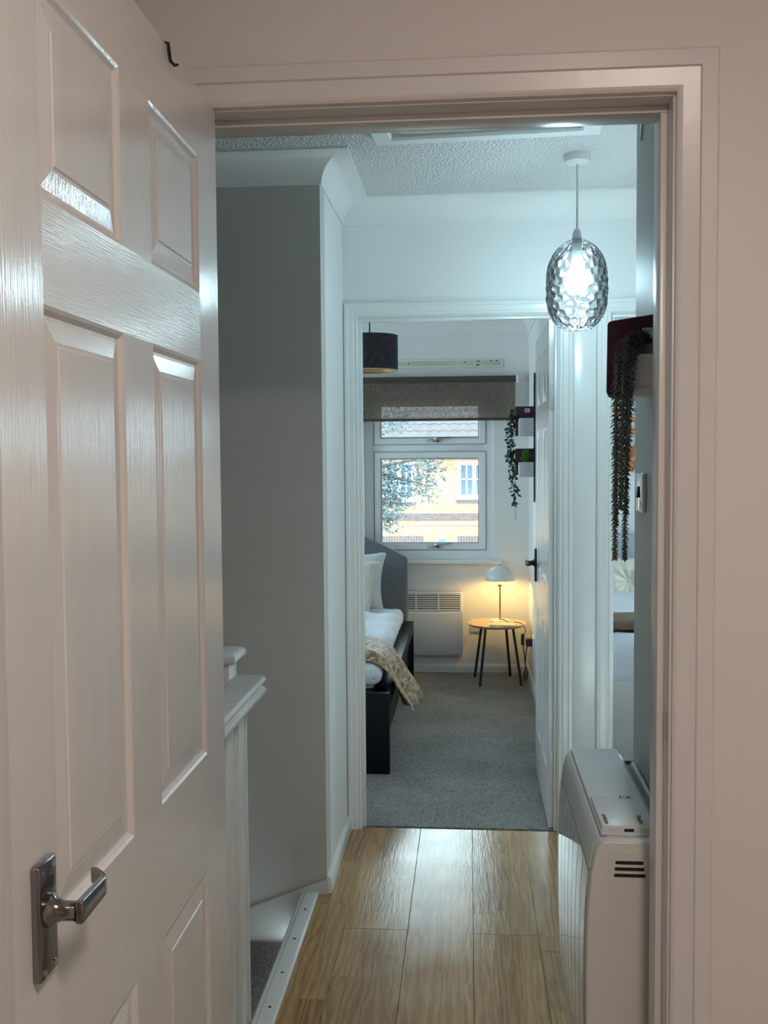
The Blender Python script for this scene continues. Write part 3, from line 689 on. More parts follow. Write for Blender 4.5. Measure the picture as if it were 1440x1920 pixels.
MB().lathe([(.001,0),(.021,0),(.025,.022),(.023,.023),(.021,.016),(.001,.016)],(.372,2.125,1.655),24).build('pot','pot',tp)
def strand(pts, r0, leaves, ll, mb_s, mb_l):
    P=[Vector(p) for p in pts]
    # catmull sample
    S=[]
    for i in range(len(P)-1):
        a=P[max(i-1,0)];b_=P[i];c=P[i+1];d=P[min(i+2,len(P)-1)]
        for k in range(8):
            t=k/8; S.append(.5*((2*b_)+(c-a)*t+(2*a-5*b_+4*c-d)*t*t+(3*b_-a-3*c+d)*t**3))
    S.append(P[-1]); mb_s.tube(S,r0,6)
    for k in range(leaves):
        t=k/leaves*(len(S)-1); i=int(t); p=S[i].lerp(S[min(i+1,len(S)-1)],t-i)
        tg=(S[min(i+1,len(S)-1)]-S[max(i-1,0)]).normalized()
        a=k*2.399+random.uniform(-.3,.3); ref=Vector((0,1,0)) if abs(tg.y)<.9 else Vector((1,0,0))
        e1=tg.cross(ref).normalized(); e2=tg.cross(e1)
        out=(e1*math.cos(a)+e2*math.sin(a)); taper=1-.35*(k/leaves)**3
        dirn=(out*.75+tg*.62).normalized(); q=p+dirn*ll*taper*random.uniform(.85,1.15); sd=dirn.cross(tg).normalized()*ll*.16; up_=dirn.cross(sd).normalized()*ll*.10
        m_=p.lerp(q,.45)
        mb_l.add([p,m_+sd,m_+up_,m_-sd,q,m_-up_],[(0,1,2),(0,2,3),(0,3,5),(0,5,1),(4,2,1),(4,3,2),(4,5,3),(4,1,5)])
hp=Vector((.372,2.12,1.676))
specs=[((.300,2.085,1.640),(.296,2.085,1.40),(.2965,2.085,1.242)),((.322,2.075,1.640),(.316,2.075,1.40),(.3145,2.075,1.243)),((.311,2.066,1.655),(.306,2.066,1.48),(.305,2.066,1.345)),
       ((.327,2.088,1.640),(.322,2.09,1.5),(.319,2.09,1.335)),((.304,2.10,1.625),(.301,2.10,1.45),(.300,2.10,1.31)),((.318,2.10,1.65),(.312,2.10,1.5),(.311,2.10,1.37)),((.33,2.064,1.655),(.321,2.064,1.56),(.318,2.064,1.46))]
for a_,b_,c_ in specs:
    s_=MB(); l_=MB(); a_=Vector(a_)
    top=(hp+a_)/2+Vector((0,0,.028))
    strand([hp,top,a_,b_,c_],.0022,int(330*(1.75-c_[2])/.4),.0155,s_,l_)
    so=s_.build('strand','tail',tp); tag(l_.build('needles','tail',so,smooth=0),kind='stuff')

# ================================================================== BEDROOM
# window
wn=thing('window_1','white framed bedroom window with an opening top light and lower casement',None,(-.265,6.89,WZ0),kind='structure')
WY0,WY1=6.855,6.925
fx0,fx1,fz0,fz1=WX0-.004,WX1+.004,WZ0-.004,WZ1+.004
rp_=[(0,0),(0,.05),(.012,.07),(.048,.07),(.052,.055),(.052,0)]
def frame_rect(name,x0,x1,z0,z1,wd,y0,y1,parent,m='upvc',ch=.010):
    prof=[(0,0),(wd,0),(wd,y1-y0-ch),(wd-ch,y1-y0),(0,y1-y0)]
    # u points into the opening from the outer edge; closed loop built from four mitred bars
    b=MB(); cs=[(x0,z0),(x1,z0),(x1,z1),(x0,z1)]; rings=[]
    sg=[(1,1),(-1,1),(-1,-1),(1,-1)]
    for (cx,cz),(sx,sz) in zip(cs,sg): rings.append([(cx+sx*u,y1-w_,cz+sz*u) for u,w_ in prof])
    k=len(prof); vs=[p for r in rings for p in r]; fs=[]
    for i in range(4):
        n_=(i+1)%4
        for j in range(k):
            l=(j+1)%k; fs.append((i*k+j,i*k+l,n_*k+l,n_*k+j))
    return b.add(vs,fs).build(name,m,parent,smooth=20)
frame_rect('outer_frame',fx0,fx1,fz0,fz1,.072,WY0,WY1,wn)
MB().box(fx0+.05,fx1-.05,WY0+.003,WY1-.005,1.487,1.545).build('transom','upvc',wn,bevel=.008)
for z0,z1 in ((1.543,1.845),(.830,1.489)):
    sa=frame_rect('sash',-.634,.115,z0,z1,.046,WY0-.008,WY0+.045,wn)
    MB().box(-.60,.08,6.885,6.889,z0+.03,z1-.03).build('pane','pane',sa)
    frame_rect('gasket',-.5895,.0705,z0+.0445,z1-.0445,.004,WY0+.0,WY0+.03,sa,'grey_text',.001)
    frame_rect('seal',-.638,.119,z0-.003,z1+.003,.004,WY0-.001,WY0+.03,sa,'grey_text',.001)
    hz=z0+.024
    h=MB().box(-.275,-.195,WY0-.016,WY0-.008,hz-.011,hz+.008).build('handle_base','chrome',sa,bevel=.003)
    MB().lathe([(.014,0),(.015,-.012),(.010,-.018),(.001,-.018)],(-.205,WY0-.012,hz),16,'Y').build('lock_barrel','dark_chrome',h)
    MB().tube([(-.235,WY0-.02,hz-.002),(-.215,WY0-.03,hz+.010),(-.18,WY0-.03,hz+.014),(-.11,WY0-.028,hz+.018)],[.006,.008,.006,.004],10).build('handle_lever','chrome',h)
struct('trim_10', MB().box(-.74,.222,6.765,6.865,.738,.766), 'gloss','white window sill board', bevel=.006, seg=3)
w2=thing('window_added_2','white framed window added out of view to light the second bedroom',None,(2.1,6.89,WZ0),kind='structure')
frame_rect('outer_frame',V0,V1,WZ0,WZ1,.06,WY0,WY1,w2); MB().box(V0+.05,V1-.05,6.885,6.889,WZ0+.05,WZ1-.05).build('pane','pane',w2)  # unseen window, added to let daylight into the second bedroom
for n_,x_,lb_ in (('window_added_3',BX0-.06,'wide white framed side window added out of view to light the bedroom'),('window_added_4',3.04,'wide white framed side window added out of view to light the second bedroom')):
    w3=thing(n_,lb_,None,(x_,5.4,.75),kind='structure')  # unseen side windows, added so more daylight reaches both bedrooms
    for a,b_,c_,d_ in ((4.4,6.4,.75,.81),(4.4,6.4,1.99,2.05),(4.4,4.46,.81,1.99),(6.34,6.4,.81,1.99),(5.37,5.43,.81,1.99)): MB().box(x_-.03,x_+.03,a,b_,c_,d_).build('frame_bar','upvc',w3,bevel=.004)
    for a,b_ in ((4.46,5.37),(5.43,6.34)): MB().box(x_-.002,x_+.002,a,b_,.81,1.99).build('pane','pane',w3)
# bare batten strip
bt=thing('wall_batten','white wall batten with bare cream strip and screw holes above the blind','batten',(-.2,6.795,2.05))
MB().box(-.66,.227,6.790,6.80,2.049,2.102).build('board','gloss',bt,bevel=.002)
MB().box(-.64,.215,6.7885,6.7905,2.060,2.094).build('bare_strip','cream',bt)
for x,z in ((-.395,2.078),(-.02,2.083),(.06,2.087),(.075,2.087),(.06,2.064),(.07,2.063),(.15,2.09),(.19,2.09)): MB().lathe([(.005,0),(.004,-.001)],(x,6.7885,z),8,'Y').build('screw_hole','black',bt)
# roller blind
rb=thing('roller_blind','half-raised sheer brown linen roller blind over the window','blind',(-.30,6.74,1.69))
MB().lathe([(.018,-1.02),(.018,.312)],(0,6.735,1.962),20,'X').build('roll','blind_bar',rb)
MB().box(-1.02,.312,6.7165,6.7185,1.952,1.985).build('top_fold','blind_bar',rb)
vs=[];fs=[]; nx,nz_=40,10
for j in range(nz_+1):
    for i in range(nx+1):
        x=-1.02+1.328*i/nx; z=1.697+.262*j/nz_; vs.append((x,6.7175+.0015*math.sin(x*9+j),z))
for j in range(nz_):
    for i in range(nx): a=j*(nx+1)+i; fs.append((a,a+1,a+nx+2,a+nx+1))
MB().add(vs,fs).build('fabric','blind',rb,smooth=180)
MB().box(-1.02,.306,6.713,6.722,1.693,1.711).build('bottom_bar','blind_bar',rb,bevel=.003)
MB().box(.313,.330,6.715,6.80,1.935,1.985).build('bracket','white_plastic',rb,bevel=.002)
# drum pendant
DX,DY=-.522,5.42
dp=thing('drum_pendant','dark marbled drum lampshade hanging from the bedroom ceiling','pendant lamp',(DX,DY,BZC))
MB().tube([(DX,DY,BZC),(DX,DY,2.05)],.004,8).build('flex','rubber',dp)
MB().lathe([(.04,0),(.04,-.02),(.01,-.03)],(DX,DY,BZC),24).build('ceiling_rose','gloss',dp)
MB().lathe([(.148,1.918),(.150,1.918),(.150,2.102),(.148,2.102)],(DX,DY,0),64,cap=False).build('shade','marble',dp)
MB().lathe([(.1475,1.919),(.1475,2.101)],(DX,DY,0),64,cap=False).build('lining','shade_lining',dp)
MB().lathe([(.146,1.914),(.151,1.914),(.152,1.919),(.148,1.920)],(DX,DY,0),64,cap=False).build('rim','shade_lining',dp)
MB().tube([(DX-.147,DY,2.09),(DX,DY,2.085),(DX+.147,DY,2.09)],.003,6).build('spider','steel',dp)
MB().lathe([(.018,0),(.018,-.05)],(DX,DY,2.09),16).build('lamp_holder','white_plastic',dp)
# panel heater
ph=thing('panel_heater','white slim electric panel heater with slotted grille under the window','heater',(-.26,6.76,.13))
MB().extr(rrect(-.52,-.038,.132,.556,.018),lambda p,q,t:(p,t,q),6.715,6.785).build('casing','panel_heater',ph,bevel=.006,seg=3)
MB().extr(rrect(-.505,-.055,.437,.549,.008),lambda p,q,t:(p,t,q),6.7135,6.716).build('grille_back','dark_slot',ph)
for k in range(8): MB().box(-.507,-.053,6.7085,6.7155,.437+k*.0145,.437+k*.0145+.0085).build('slat','panel_heater',ph,bevel=.001,seg=1)
for x in (-.507,-.355,-.206,-.058): MB().box(x,x+.009,6.707,6.7155,.435,.551).build('divider','panel_heater',ph,bevel=.001,seg=1)
vs=[];fs=[]
for i in range(21):
    x=-.518+.478*i/20; d_=.016*(1-((x+.28)/.24)**2)
    vs += [(x,6.714,.430-.012*(1-((x+.28)/.24)**2)),(x,6.708,.426-.012*(1-((x+.28)/.24)**2)),(x,6.708,.15),(x,6.714,.14)]
for i in range(20):
    for j in range(3): a=4*i+j; fs.append((a,a+4,a+5,a+1))
MB().add(vs,fs).build('front_bulge','panel_heater',ph,smooth=50)
for x_ in (-.44,-.16): MB().box(x_,x_+.04,6.785,6.80,.2,.5).build('bracket','steel',ph)
MB().tube([(-.038,6.76,.30),(-.022,6.77,.295),(-.012,6.785,.27),(-.016,6.79,.24),(-.030,6.79,.20)],.0028,8).build('cable','cord_w',ph)
# sockets
so=thing('wall_socket','white wall socket low on the far wall behind the side table','socket',(.056,6.80,.275))
MB().box(.012,.100,6.788,6.80,.278,.366).build('face_plate','white_plastic',so,bevel=.003)
MB().box(.030,.044,6.784,6.789,.34,.352).build('rocker','white_plastic',so)
so2=thing('wall_socket','white socket on the right bedroom wall with black plug','socket',(.40,6.30,.29))
MB().box(.390,.40,6.16,6.31,.262,.35).build('face_plate','white_plastic',so2,bevel=.003)
pg=thing('mains_plug','black plug of the table lamp in the right wall socket','plug',(.37,6.26,.27))
MB().box(.350,.390,6.23,6.285,.285,.335).build('plug_body','black',pg,bevel=.008)
MB().tube([(.360,6.257,.287),(.352,6.258,.24),(.348,6.262,.17),(.356,6.27,.13),(.366,6.27,.105),(.350,6.275,.085),(.340,6.28,.10),(.350,6.28,.14),(.364,6.28,.12),(.356,6.285,.075),(.342,6.28,.055),(.338,6.28,.085),(.352,6.285,.135),(.346,6.30,.2),(.338,6.33,.28)],.0036,8).build('tangled_cable','black',pg)
MB().box(.326,.346,6.33,6.36,.275,.345).build('inline_switch','black',pg,bevel=.004)
# ---- bed
bed=thing('bed','black wooden bed frame with grey upholstered headboard','bed',(-1.1,5.6,0))
BXR,BXL=-.363,-1.85
MB().box(BXL,BXR,4.555,4.60,.005,.378).build('footboard','black_wood',bed,bevel=.002)
MB().box(BXL+.05,BXR-.02,4.60,4.70,.30,.374).build('foot_ledge','black_wood',bed,bevel=.002)
for a,b_ in ((BXR-.075,BXR),(BXL,BXL+.075)):
    MB().box(a,b_,4.60,6.62,.305,.374).build('side_rail','black_wood',bed,bevel=.002)
    MB().box(a+.02,b_-.03,4.60,6.62,.10,.305).build('side_panel','black_wood',bed)
MB().box(BXL,BXR,6.60,6.64,.005,.374).build('head_panel','black_wood',bed,bevel=.002)
MB().box(BXL+.07,BXR-.07,4.66,6.60,.20,.27).build('slat_base','black_wood',bed)
hbp=[(-1.795,.30),(-.405,.30)]
top=[]
for k in range(25):
    x=-.405-1.39*k/24; top.append((x,1.0-.431*(x+1.1)**2))
MB().extr(hbp+top,lambda p,q,t:(p,t,q),6.645,6.705).build('headboard','headboard',bed,bevel=.018,seg=4)
soft('mattress',(-1.11,5.62,.338),(1.34,1.90,.13),.04,'linen',n=6)
tag(bpy.data.objects['mattress'],'white mattress lying in the black bed frame','mattress')
def duv(q):
    # slumps at the foot end and rolls over the long edge
    x,y,z=q; z2=z
    z2 -= .05*max(0,(-y-.62)/.33)**2
    z2 += .013*math.sin(y*26+3*noise.noise(Vector((x*3,y*2,0))))*(1 if z>0 else 0)
    return Vector((x+.008*noise.noise(Vector((y*6,z*9,1))),y,z2))
o=soft('duvet',(-1.12,5.46,.452),(1.43,1.66,.10),.049,'linen',n=34,wr=.032,ws=5,fn=duv); tag(o,'white puffy duvet spread over the black bed','duvet')
# pillow and knitted cushion leaning on headboard
def place_soft(o, rot, loc):
    o.rotation_euler=rot; o.location=loc
def ears(hx,hy):
    return lambda q: Vector((q.x*(1-.09*(1-(q.y/hy)**2)), q.y*(1-.15*(1-min(1,(q.x/hx)**2))), q.z))
pw=soft('pillow',(0,0,0),(.74,.40,.18),.02,'linen',n=22,wr=.012,ws=9,puff=2.6,seed=3,fn=ears(.37,.20)); tag(pw,'white pillow with floppy corner propped against the grey headboard','pillow')
place_soft(pw,(math.radians(72),0,math.radians(-3)),(-.895,6.555,.625))
cs=soft('cushion',(0,0,0),(.40,.40,.15),.05,'knit',n=22,puff=3,seed=5,fn=ears(.20,.20)); tag(cs,'cream chunky knitted cushion leaning on the white pillow','cushion')
place_soft(cs,(math.radians(62),math.radians(9),math.radians(-8)),(-.765,6.33,.63))
# knitted lattice on the cushion
lat=MB(); nK=9
for i in range(nK):
    for s_ in (1,-1):
        pts=[]
        for k in range(40):
            t=-1+2*k/39; x=t*.175; y=(i/(nK-1)*2-1)*.18+s_*.010*math.sin(t*22)
            if abs(y)>.178: y=.178*(1 if y>0 else -1)
            kx=(1-abs(x/.20)**4)*(1-abs(y/.20)**4); z=.075*(.12+.88*max(0,kx)**.5)+.003+.002*math.cos(t*22)*s_
            pts.append((x,y,z))
        lat.tube(pts,.0075,6)
lo=lat.build('knit_rows','knit',None,origin=(0,0,0)); lo.parent=cs; lo.location=(0,0,0); tag(lo,kind='stuff')
# throw
def throw():
    b=MB(); nu,nv=44,22; vs=[];fs=[]
    prof=[(-1.3,.548),(-1.0,.550),(-.70,.548),(-.50,.538),(-.43,.520),(-.385,.482),(-.360,.430),(-.345,.385),(-.325,.34),(-.306,.29),(-.292,.245)]
    cum=[0]
    for p,q in zip(prof,prof[1:]): cum.append(cum[-1]+math.dist(p,q))
    for i in range(nu+1):
        s_=cum[-1]*i/nu; k=0
        while k<len(cum)-2 and cum[k+1]<s_: k+=1
        t=(s_-cum[k])/(cum[k+1]-cum[k]); x=prof[k][0]*(1-t)+prof[k+1][0]*t; z=prof[k][1]*(1-t)+prof[k+1][1]*t
        hang=max(0,(s_-cum[4])/(cum[-1]-cum[4]))
        for j in range(nv+1):
            v=j/nv; y=4.72+.40*v+.0*hang+.10*hang*(v-.2)
            f_=hang*.028*math.sin(v*15+1)+ .008*noise.noise(Vector((x*9,y*9,2)))
            vs.append((x+f_+ .03*hang*v, y-.03*hang*(1-v), z+.006*noise.noise(Vector((x*7,y*11,0)))-.03*max(0,.12-v)/.12*(1-hang)+ .05*hang*hang*(1-v)))
    for i in range(nu):
        for j in range(nv): a=i*(nv+1)+j; fs.append((a,a+1,a+nv+2,a+nv+1))
    n0=len(vs); base=list(vs)
    vs += [(p[0]-.004,p[1],p[2]-.007) for p in base]; fs += [tuple(n0+q for q in reversed(f)) for f in fs]
    for i in range(nu):
        for j in (0,nv): a=i*(nv+1)+j; c=a+nv+1; fs.append((a,c,n0+c,n0+a))
    for j in range(nv):
        a=nu*(nv+1)+j; fs.append((a,a+1,n0+a+1,n0+a))
    return b.add(vs,fs), [base[nu*(nv+1)+j] for j in range(nv+1)]
tb,edge=throw()
tt=thing('throw_blanket','gold and cream patterned throw draped over the foot of the black bed','blanket',(-.8,4.95,.5))
tb.build('blanket','throw',tt,smooth=60)
fg=MB()
for k in range(60):
    t=k/59*(len(edge)-1); i=min(int(t),len(edge)-2); p=Vector(edge[i]).lerp(Vector(edge[i+1]),t-i)
    fg.tube([p,p+Vector((.004+random.uniform(-.003,.003),random.uniform(-.004,.004),-.026))],.0022,4)
tag(fg.build('fringe','cream',tt),kind='stuff')
# ---- side table, lamp, book
TX,TY,TZ=.178,6.52,.388
tb_=thing('side_table','round oak-topped side table with four splayed black legs','side table',(TX,TY,0))
MB().lathe([(.001,-.020),(.165,-.020),(.180,-.012),(.190,-.002),(.188,0),(.001,0)],(TX,TY,TZ),64).build('tabletop','oak',tb_,smooth=30)
for x,y in ((.038,6.637),(.070,6.374),(.273,6.682),(.332,6.402)):
    p=Vector((x,y,.004)); q=Vector((TX+(x-TX)*.66,TY+(y-TY)*.66,TZ-.018))
    MB().tube([p,q],.0085,12).build('leg','black_metal',tb_)
LX,LY=.203,6.575
tl=thing('table_lamp','lit table lamp with white dome shade and brass stem on the side table','lamp',(LX,LY,TZ))
MB().lathe([(.001,0),(.066,0),(.067,.003),(.064,.008),(.010,.011),(.001,.011)],(LX,LY,TZ),40).build('base','lamp_shade',tl)
MB().tube([(LX,LY,TZ+.01),(LX,LY,.632)],.0052,12).build('stem','brass',tl)
MB().lathe([(.006,0),(.012,.002),(.013,.016),(.010,.018)],(LX,LY,.612),20).build('collar','brass',tl)
MB().lathe([(.011,0),(.011,.03)],(LX,LY,.630),16).build('lamp_holder','white_plastic',tl)
pr=[]
for k in range(15):
    a=PI/2*k/14; pr.append((.097*math.cos(a)+.0005,.658+.093*math.sin(a)))
pr2=[(max(r-.002,.0003),z-.002) for r,z in reversed(pr)]
MB().lathe(pr+pr2,(LX,LY,0),48,cap=False).build('shade','lamp_shade',tl,smooth=60)
MB().lathe([(.001,0),(.005,0),(.005,.006),(.003,.009),(.001,.009)],(LX,LY,.750),12).build('finial','brass',tl)
M['bulb_warm']=mat_emit('warm_bulb',(1.0,.62,.17),LAMP_TABLE)
MB().lathe([(.001,.046),(.014,.042),(.022,.030),(.022,.018),(.014,.004),(.011,0)],(LX,LY,.660),20).build('bulb','bulb_warm',tl,smooth=60)
MB().tube([(LX+.005,LY-.01,TZ+.014),(LX+.03,LY-.03,TZ+.012),(.25,6.50,TZ+.006),(.275,6.47,TZ+.004),(.29,6.45,TZ+.014),(.315,6.42,TZ+.016),(.338,6.40,TZ+.010),(.352,6.385,TZ-.01),(.357,6.37,TZ-.035),(.35,6.36,.34),(.338,6.345,.345)],.0028,8).build('cable','rubber',tl)
bk=thing('book','thin yellow paperback lying on the side table','book',(.215,6.40,TZ))
b=MB().box(.135,.295,6.345,6.455,TZ+.002,TZ+.010).rot(math.radians(-6),(.215,6.4,0)); b.build('pages','book_side',bk)
MB().box(.133,.297,6.343,6.457,TZ+.010,TZ+.0115).box(.133,.297,6.343,6.457,TZ+.0,TZ+.002).rot(math.radians(-6),(.215,6.4,0)).build('cover','book_cover',bk)
# ---- bedroom wall shelves and plants
for z0,z1,bz0,bz1,la,lb in ((1.58,1.757,1.576,1.682,'small dark burgundy box with white sticker on the bedroom wall, upper of two','upper white box shelf on the right bedroom wall'),
                      (1.342,1.502,1.332,1.420,'small dark burgundy box on the bedroom wall, lower of two','lower white box shelf holding the ball of grass')):
    t=thing('storage_box',la,'box',(.345,6.26,z0),'burgundy boxes on the bedroom wall')
    MB().box(.286,.3995,6.20,6.32,z0,z1).build('box_body','burgundy',t,bevel=.004)
    if z0>1.5:
        MB().box(.340,.372,6.1975,6.2005,1.720,1.744).build('sticker','paper',t)
        for k in range(7): MB().box(.343+k*.0024,.3445+k*.0024,6.196,6.198,1.728,1.735).build('barcode_bar','grey_text',t)
    s_=thing('wall_shelf',lb,'shelf',(.35,6.13,bz0),'white box shelves on the bedroom wall')
    MB().box(.302,.3995,6.08,6.195,bz0,bz1).build('shelf_body','shelf_white',s_,bevel=.002)
gp=thing('grass_ball','round bright green artificial grass on the lower white shelf','plant',(.348,6.14,1.42))
gb=MB()
for k in range(420):
    a=random.uniform(0,2*PI); e=random.uniform(.05,PI/2); d_=Vector((math.cos(a)*math.cos(e),math.sin(a)*math.cos(e),math.sin(e)))
    p=Vector((.348,6.14,1.425))+d_*.018; q=Vector((.348,6.14,1.43))+Vector((d_.x*.046,d_.y*.044,d_.z*.072))*random.uniform(.85,1.08); sd=d_.cross(Vector((0,0,1))).normalized()*.0022
    gb.add([p-sd,p+sd,q+sd*.4,q-sd*.4,p+d_.cross(sd)*.5,q],[(0,1,2,3),(0,4,5),(4,1,5)])
tag(gb.build('blades','grass',gp,smooth=0),kind='stuff')
MB().lathe([(.001,0),(.022,0),(.026,.012),(.001,.012)],(.348,6.14,1.42),20).build('base','vine',gp)
vn=thing('trailing_vine','dark green trailing leafy vine hanging beside the bedroom shelves','plant',(.27,6.2,1.70))
def leaf(mb,p,d_,n_,l,w_):
    d_=d_.normalized(); s_=d_.cross(n_).normalized(); n_=s_.cross(d_)
    a=p; c=p+d_*l*.35+s_*w_*.5+n_*.002; e=p+d_*l; g=p+d_*l*.35-s_*w_*.5+n_*.002; m_=p+d_*l*.4-n_*.003; c2=p+d_*l*.72+s_*w_*.35; g2=p+d_*l*.72-s_*w_*.35
    mb.add([a,c,c2,e,g2,g,m_],[(0,1,6),(1,2,6),(2,3,6),(3,4,6),(4,5,6),(5,0,6)])
def rv(): return Vector((random.gauss(0,1),random.gauss(0,1),random.gauss(0,1)))
for sp in ([(.300,6.16,1.70),(.275,6.15,1.735),(.255,6.15,1.70),(.258,6.15,1.55),(.262,6.15,1.40),(.272,6.15,1.22),(.286,6.15,1.075)],
           [(.300,6.16,1.69),(.262,6.14,1.72),(.245,6.14,1.66),(.235,6.14,1.50),(.245,6.14,1.36),(.262,6.14,1.28)],
           [(.300,6.17,1.69),(.278,6.16,1.71),(.268,6.16,1.60),(.270,6.16,1.45),(.282,6.16,1.30),(.296,6.16,1.22)],
           [(.300,6.15,1.68),(.270,6.13,1.70),(.254,6.13,1.62),(.252,6.13,1.50),(.256,6.13,1.42)]):
    ms=MB(); ml=MB(); ms.tube(sp,.0014,5); so_=ms.build('stem','vine',vn)
    for (p,q) in zip(sp,sp[1:]):
        p,q=Vector(p),Vector(q); nl=int((q-p).length/.0105)+1
        for k in range(nl):
            r_=p.lerp(q,random.random())
            if r_.z<1.17 and random.random()<.72: continue
            d_=rv(); d_.z-=.9; leaf(ml,r_,d_,rv(),random.uniform(.024,.038),random.uniform(.014,.021))
    tag(ml.build('leaves','vine',so_,smooth=0),kind='stuff')
# navy bead-edged panel beyond the door
nb=thing('beaded_wall_panel','navy bead-edged panel on the right bedroom wall beyond the open door','wall hanging',(.40,5.78,1.2))
MB().box(.392,.3995,5.50,6.03,1.20,1.93).build('panel_face','navy',nb)
MB().box(.390,.3995,5.48,6.04,1.185,1.20).box(.390,.3995,5.48,6.04,1.93,1.945).box(.390,.3995,6.03,6.045,1.185,1.945).box(.390,.3995,5.48,5.50,1.185,1.945).build('frame','navy',nb)
bd=MB().lathe([(.001,-.006),(.005,-.004),(.0065,0),(.005,.004),(.001,.006)],(.388,6.04,1.19),8).build('bead','navy',nb,origin=(.388,6.04,1.19))
for k in range(1,58):
    c=bd.copy(); COL.objects.link(c); c.location=bd.location+Vector((0,0,.0131*k))
# ================================================================== SECOND BEDROOM
bed2=thing('bed','upholstered beige bed base with pale grey headboard in the second bedroom','bed',(1.2,5.7,0))
MB().box(.60,2.1,4.76,4.82,.02,.40).build('footboard','beige_bed',bed2,bevel=.012)
MB().box(.60,2.1,4.82,6.66,.05,.34).build('base','beige_bed',bed2,bevel=.01)
MB().box(.60,2.1,6.68,6.77,.05,.945).build('headboard','pale_grey',bed2,bevel=.02,seg=3)
o=soft('duvet',(1.35,5.62,.475),(1.46,1.72,.27),.09,'linen',n=16,wr=.02,ws=4,seed=9); tag(o,'plump white duvet on the bed in the second bedroom','duvet')
def thr(q): return q
o=soft('bed_runner',(1.35,5.07,.635),(1.49,.30,.05),.02,'brown_throw',n=12,wr=.02,ws=4,seed=9); tag(o,'brown folded runner across the white bed in the second bedroom','blanket')
cq=thing('tufted_cushion','square cream cushion with a covered button on the second bed','cushion',(1.02,6.50,.53))
def tuft():
    b=MB(); n=40; vs=[];fs=[]; hw=.165
    for j in range(n+1):
        for i in range(n+1):
            u=-1+2*i/n; v=-1+2*j/n; r=math.hypot(u,v); a=math.atan2(v,u)
            k=(1-abs(u)**4)*(1-abs(v)**4)
            d_=.055*max(0,k)**.5*(min(1,.25+r*1.35)) + .010*math.sin(a*9+math.sin(a*3))*max(0,min(1,r*2.2))*(max(0,1-r*.8))
            vs.append((1.016+u*hw,6.545-d_-.0+.10*v*.5,.655+v*hw*.86))
    for j in range(n):
        for i in range(n): q=j*(n+1)+i; fs.append((q,q+1,q+n+2,q+n+1))
    n0=len(vs); vs += [(p[0],6.60+.05*((p[2]-.655)/hw)-(0 if 0 else 0),p[2]) for p in vs]; fs += [tuple(n0+q for q in f) for f in fs]
    rim=[i for i in range(n+1)]+[j*(n+1)+n for j in range(1,n+1)]+[n*(n+1)+i for i in range(n-1,-1,-1)]+[j*(n+1) for j in range(n-1,0,-1)]
    for a,b_ in zip(rim,rim[1:]+rim[:1]): fs.append((a,b_,n0+b_,n0+a))
    return b.add(vs,fs)
tuft().build('cover','cream_satin',cq,smooth=60)
MB().lathe([(.017,0),(.016,-.006),(.010,-.011),(.001,-.012)],(1.016,6.535,.655),24,'Y').build('button','cream_satin',cq)
pc=thing('canvas_picture','colourful abstract canvas on the wall of the second bedroom','picture',(1.25,6.79,1.35))
MB().box(.90,1.62,6.765,6.798,1.352,1.835).build('canvas','painting',pc,bevel=.003)
# ================================================================== ADDED NEAR ROOM FILL LIGHT (unseen, behind the camera)
cl=thing('added_ceiling_light','round glowing flush ceiling light added behind the camera to light the near room','ceiling light',(.35,.1,ZC))
MB().lathe([(.15,0),(.15,-.02),(.14,-.03)],(.35,.1,ZC),40).build('rim','white_plastic',cl)
M['near_fill']=mat_emit('warm_fill_diffuser',(1.0,.85,.74),FILL_NEAR)
MB().lathe([(.14,-.028),(.12,-.05),(.07,-.065),(.001,-.07)],(.35,.1,ZC),40).build('diffuser','near_fill',cl)
# ================================================================== OUTSIDE
hs_=thing('brick_house','yellow brick house with tiled roof and white windows across the street','house',(-1,33,-2.7))
HYF=31.0
wz=[(-2.62,-1.62,.13,1.36),(-.345,.70,.20,1.34)]
# wall with window openings
xs=[-16,-2.62,-1.62,-.345,.70,14]; b=MB()
b.box(-16,-2.62,HYF,HYF+.3,-2.7,1.50).box(-1.62,-.345,HYF,HYF+.3,-2.7,1.50).box(.70,14,HYF,HYF+.3,-2.7,1.50)
for x0,x1,z0,z1 in wz: b.box(x0,x1,HYF,HYF+.3,-2.7,z0).box(x0,x1,HYF,HYF+.3,z1,1.50)
b.build('wall','brick',hs_,origin=(0,HYF,-2.7))
for x0,x1,z0,z1 in wz:
    wf=frame_rect('window_frame',x0,x1,z0,z1,.12,HYF+.04,HYF+.12,hs_,'ext_white',.01)
    MB().box(x0+.1,x1-.1,HYF+.12,HYF+.14,z0+.08,z1-.1).build('window_glass','ext_glass',wf)
    xm=(x0+x1)/2
    MB().box(xm-.06,xm+.06,HYF+.05,HYF+.12,z0,z1).build('window_mullion','ext_white',wf)
    for xa,xb in ((x0+.12,xm-.06),(xm+.06,x1-.12)):
        xc=(xa+xb)/2; MB().box(xc-.02,xc+.02,HYF+.07,HYF+.12,z0,z1).build('glazing_bar','ext_white',wf)
    zc_=(z0+z1)/2+.02; MB().box(x0,x1,HYF+.07,HYF+.12,zc_-.02,zc_+.02).build('glazing_bar','ext_white',wf)
    MB().box(x0-.02,x1+.02,HYF-.06,HYF+.05,z0-.12,z0).build('window_sill','dark_brick',wf)
    MB().box(x0-.02,x1+.02,HYF-.09,HYF+.05,z0-.03,z0+.02).build('sill_board','ext_white',wf)
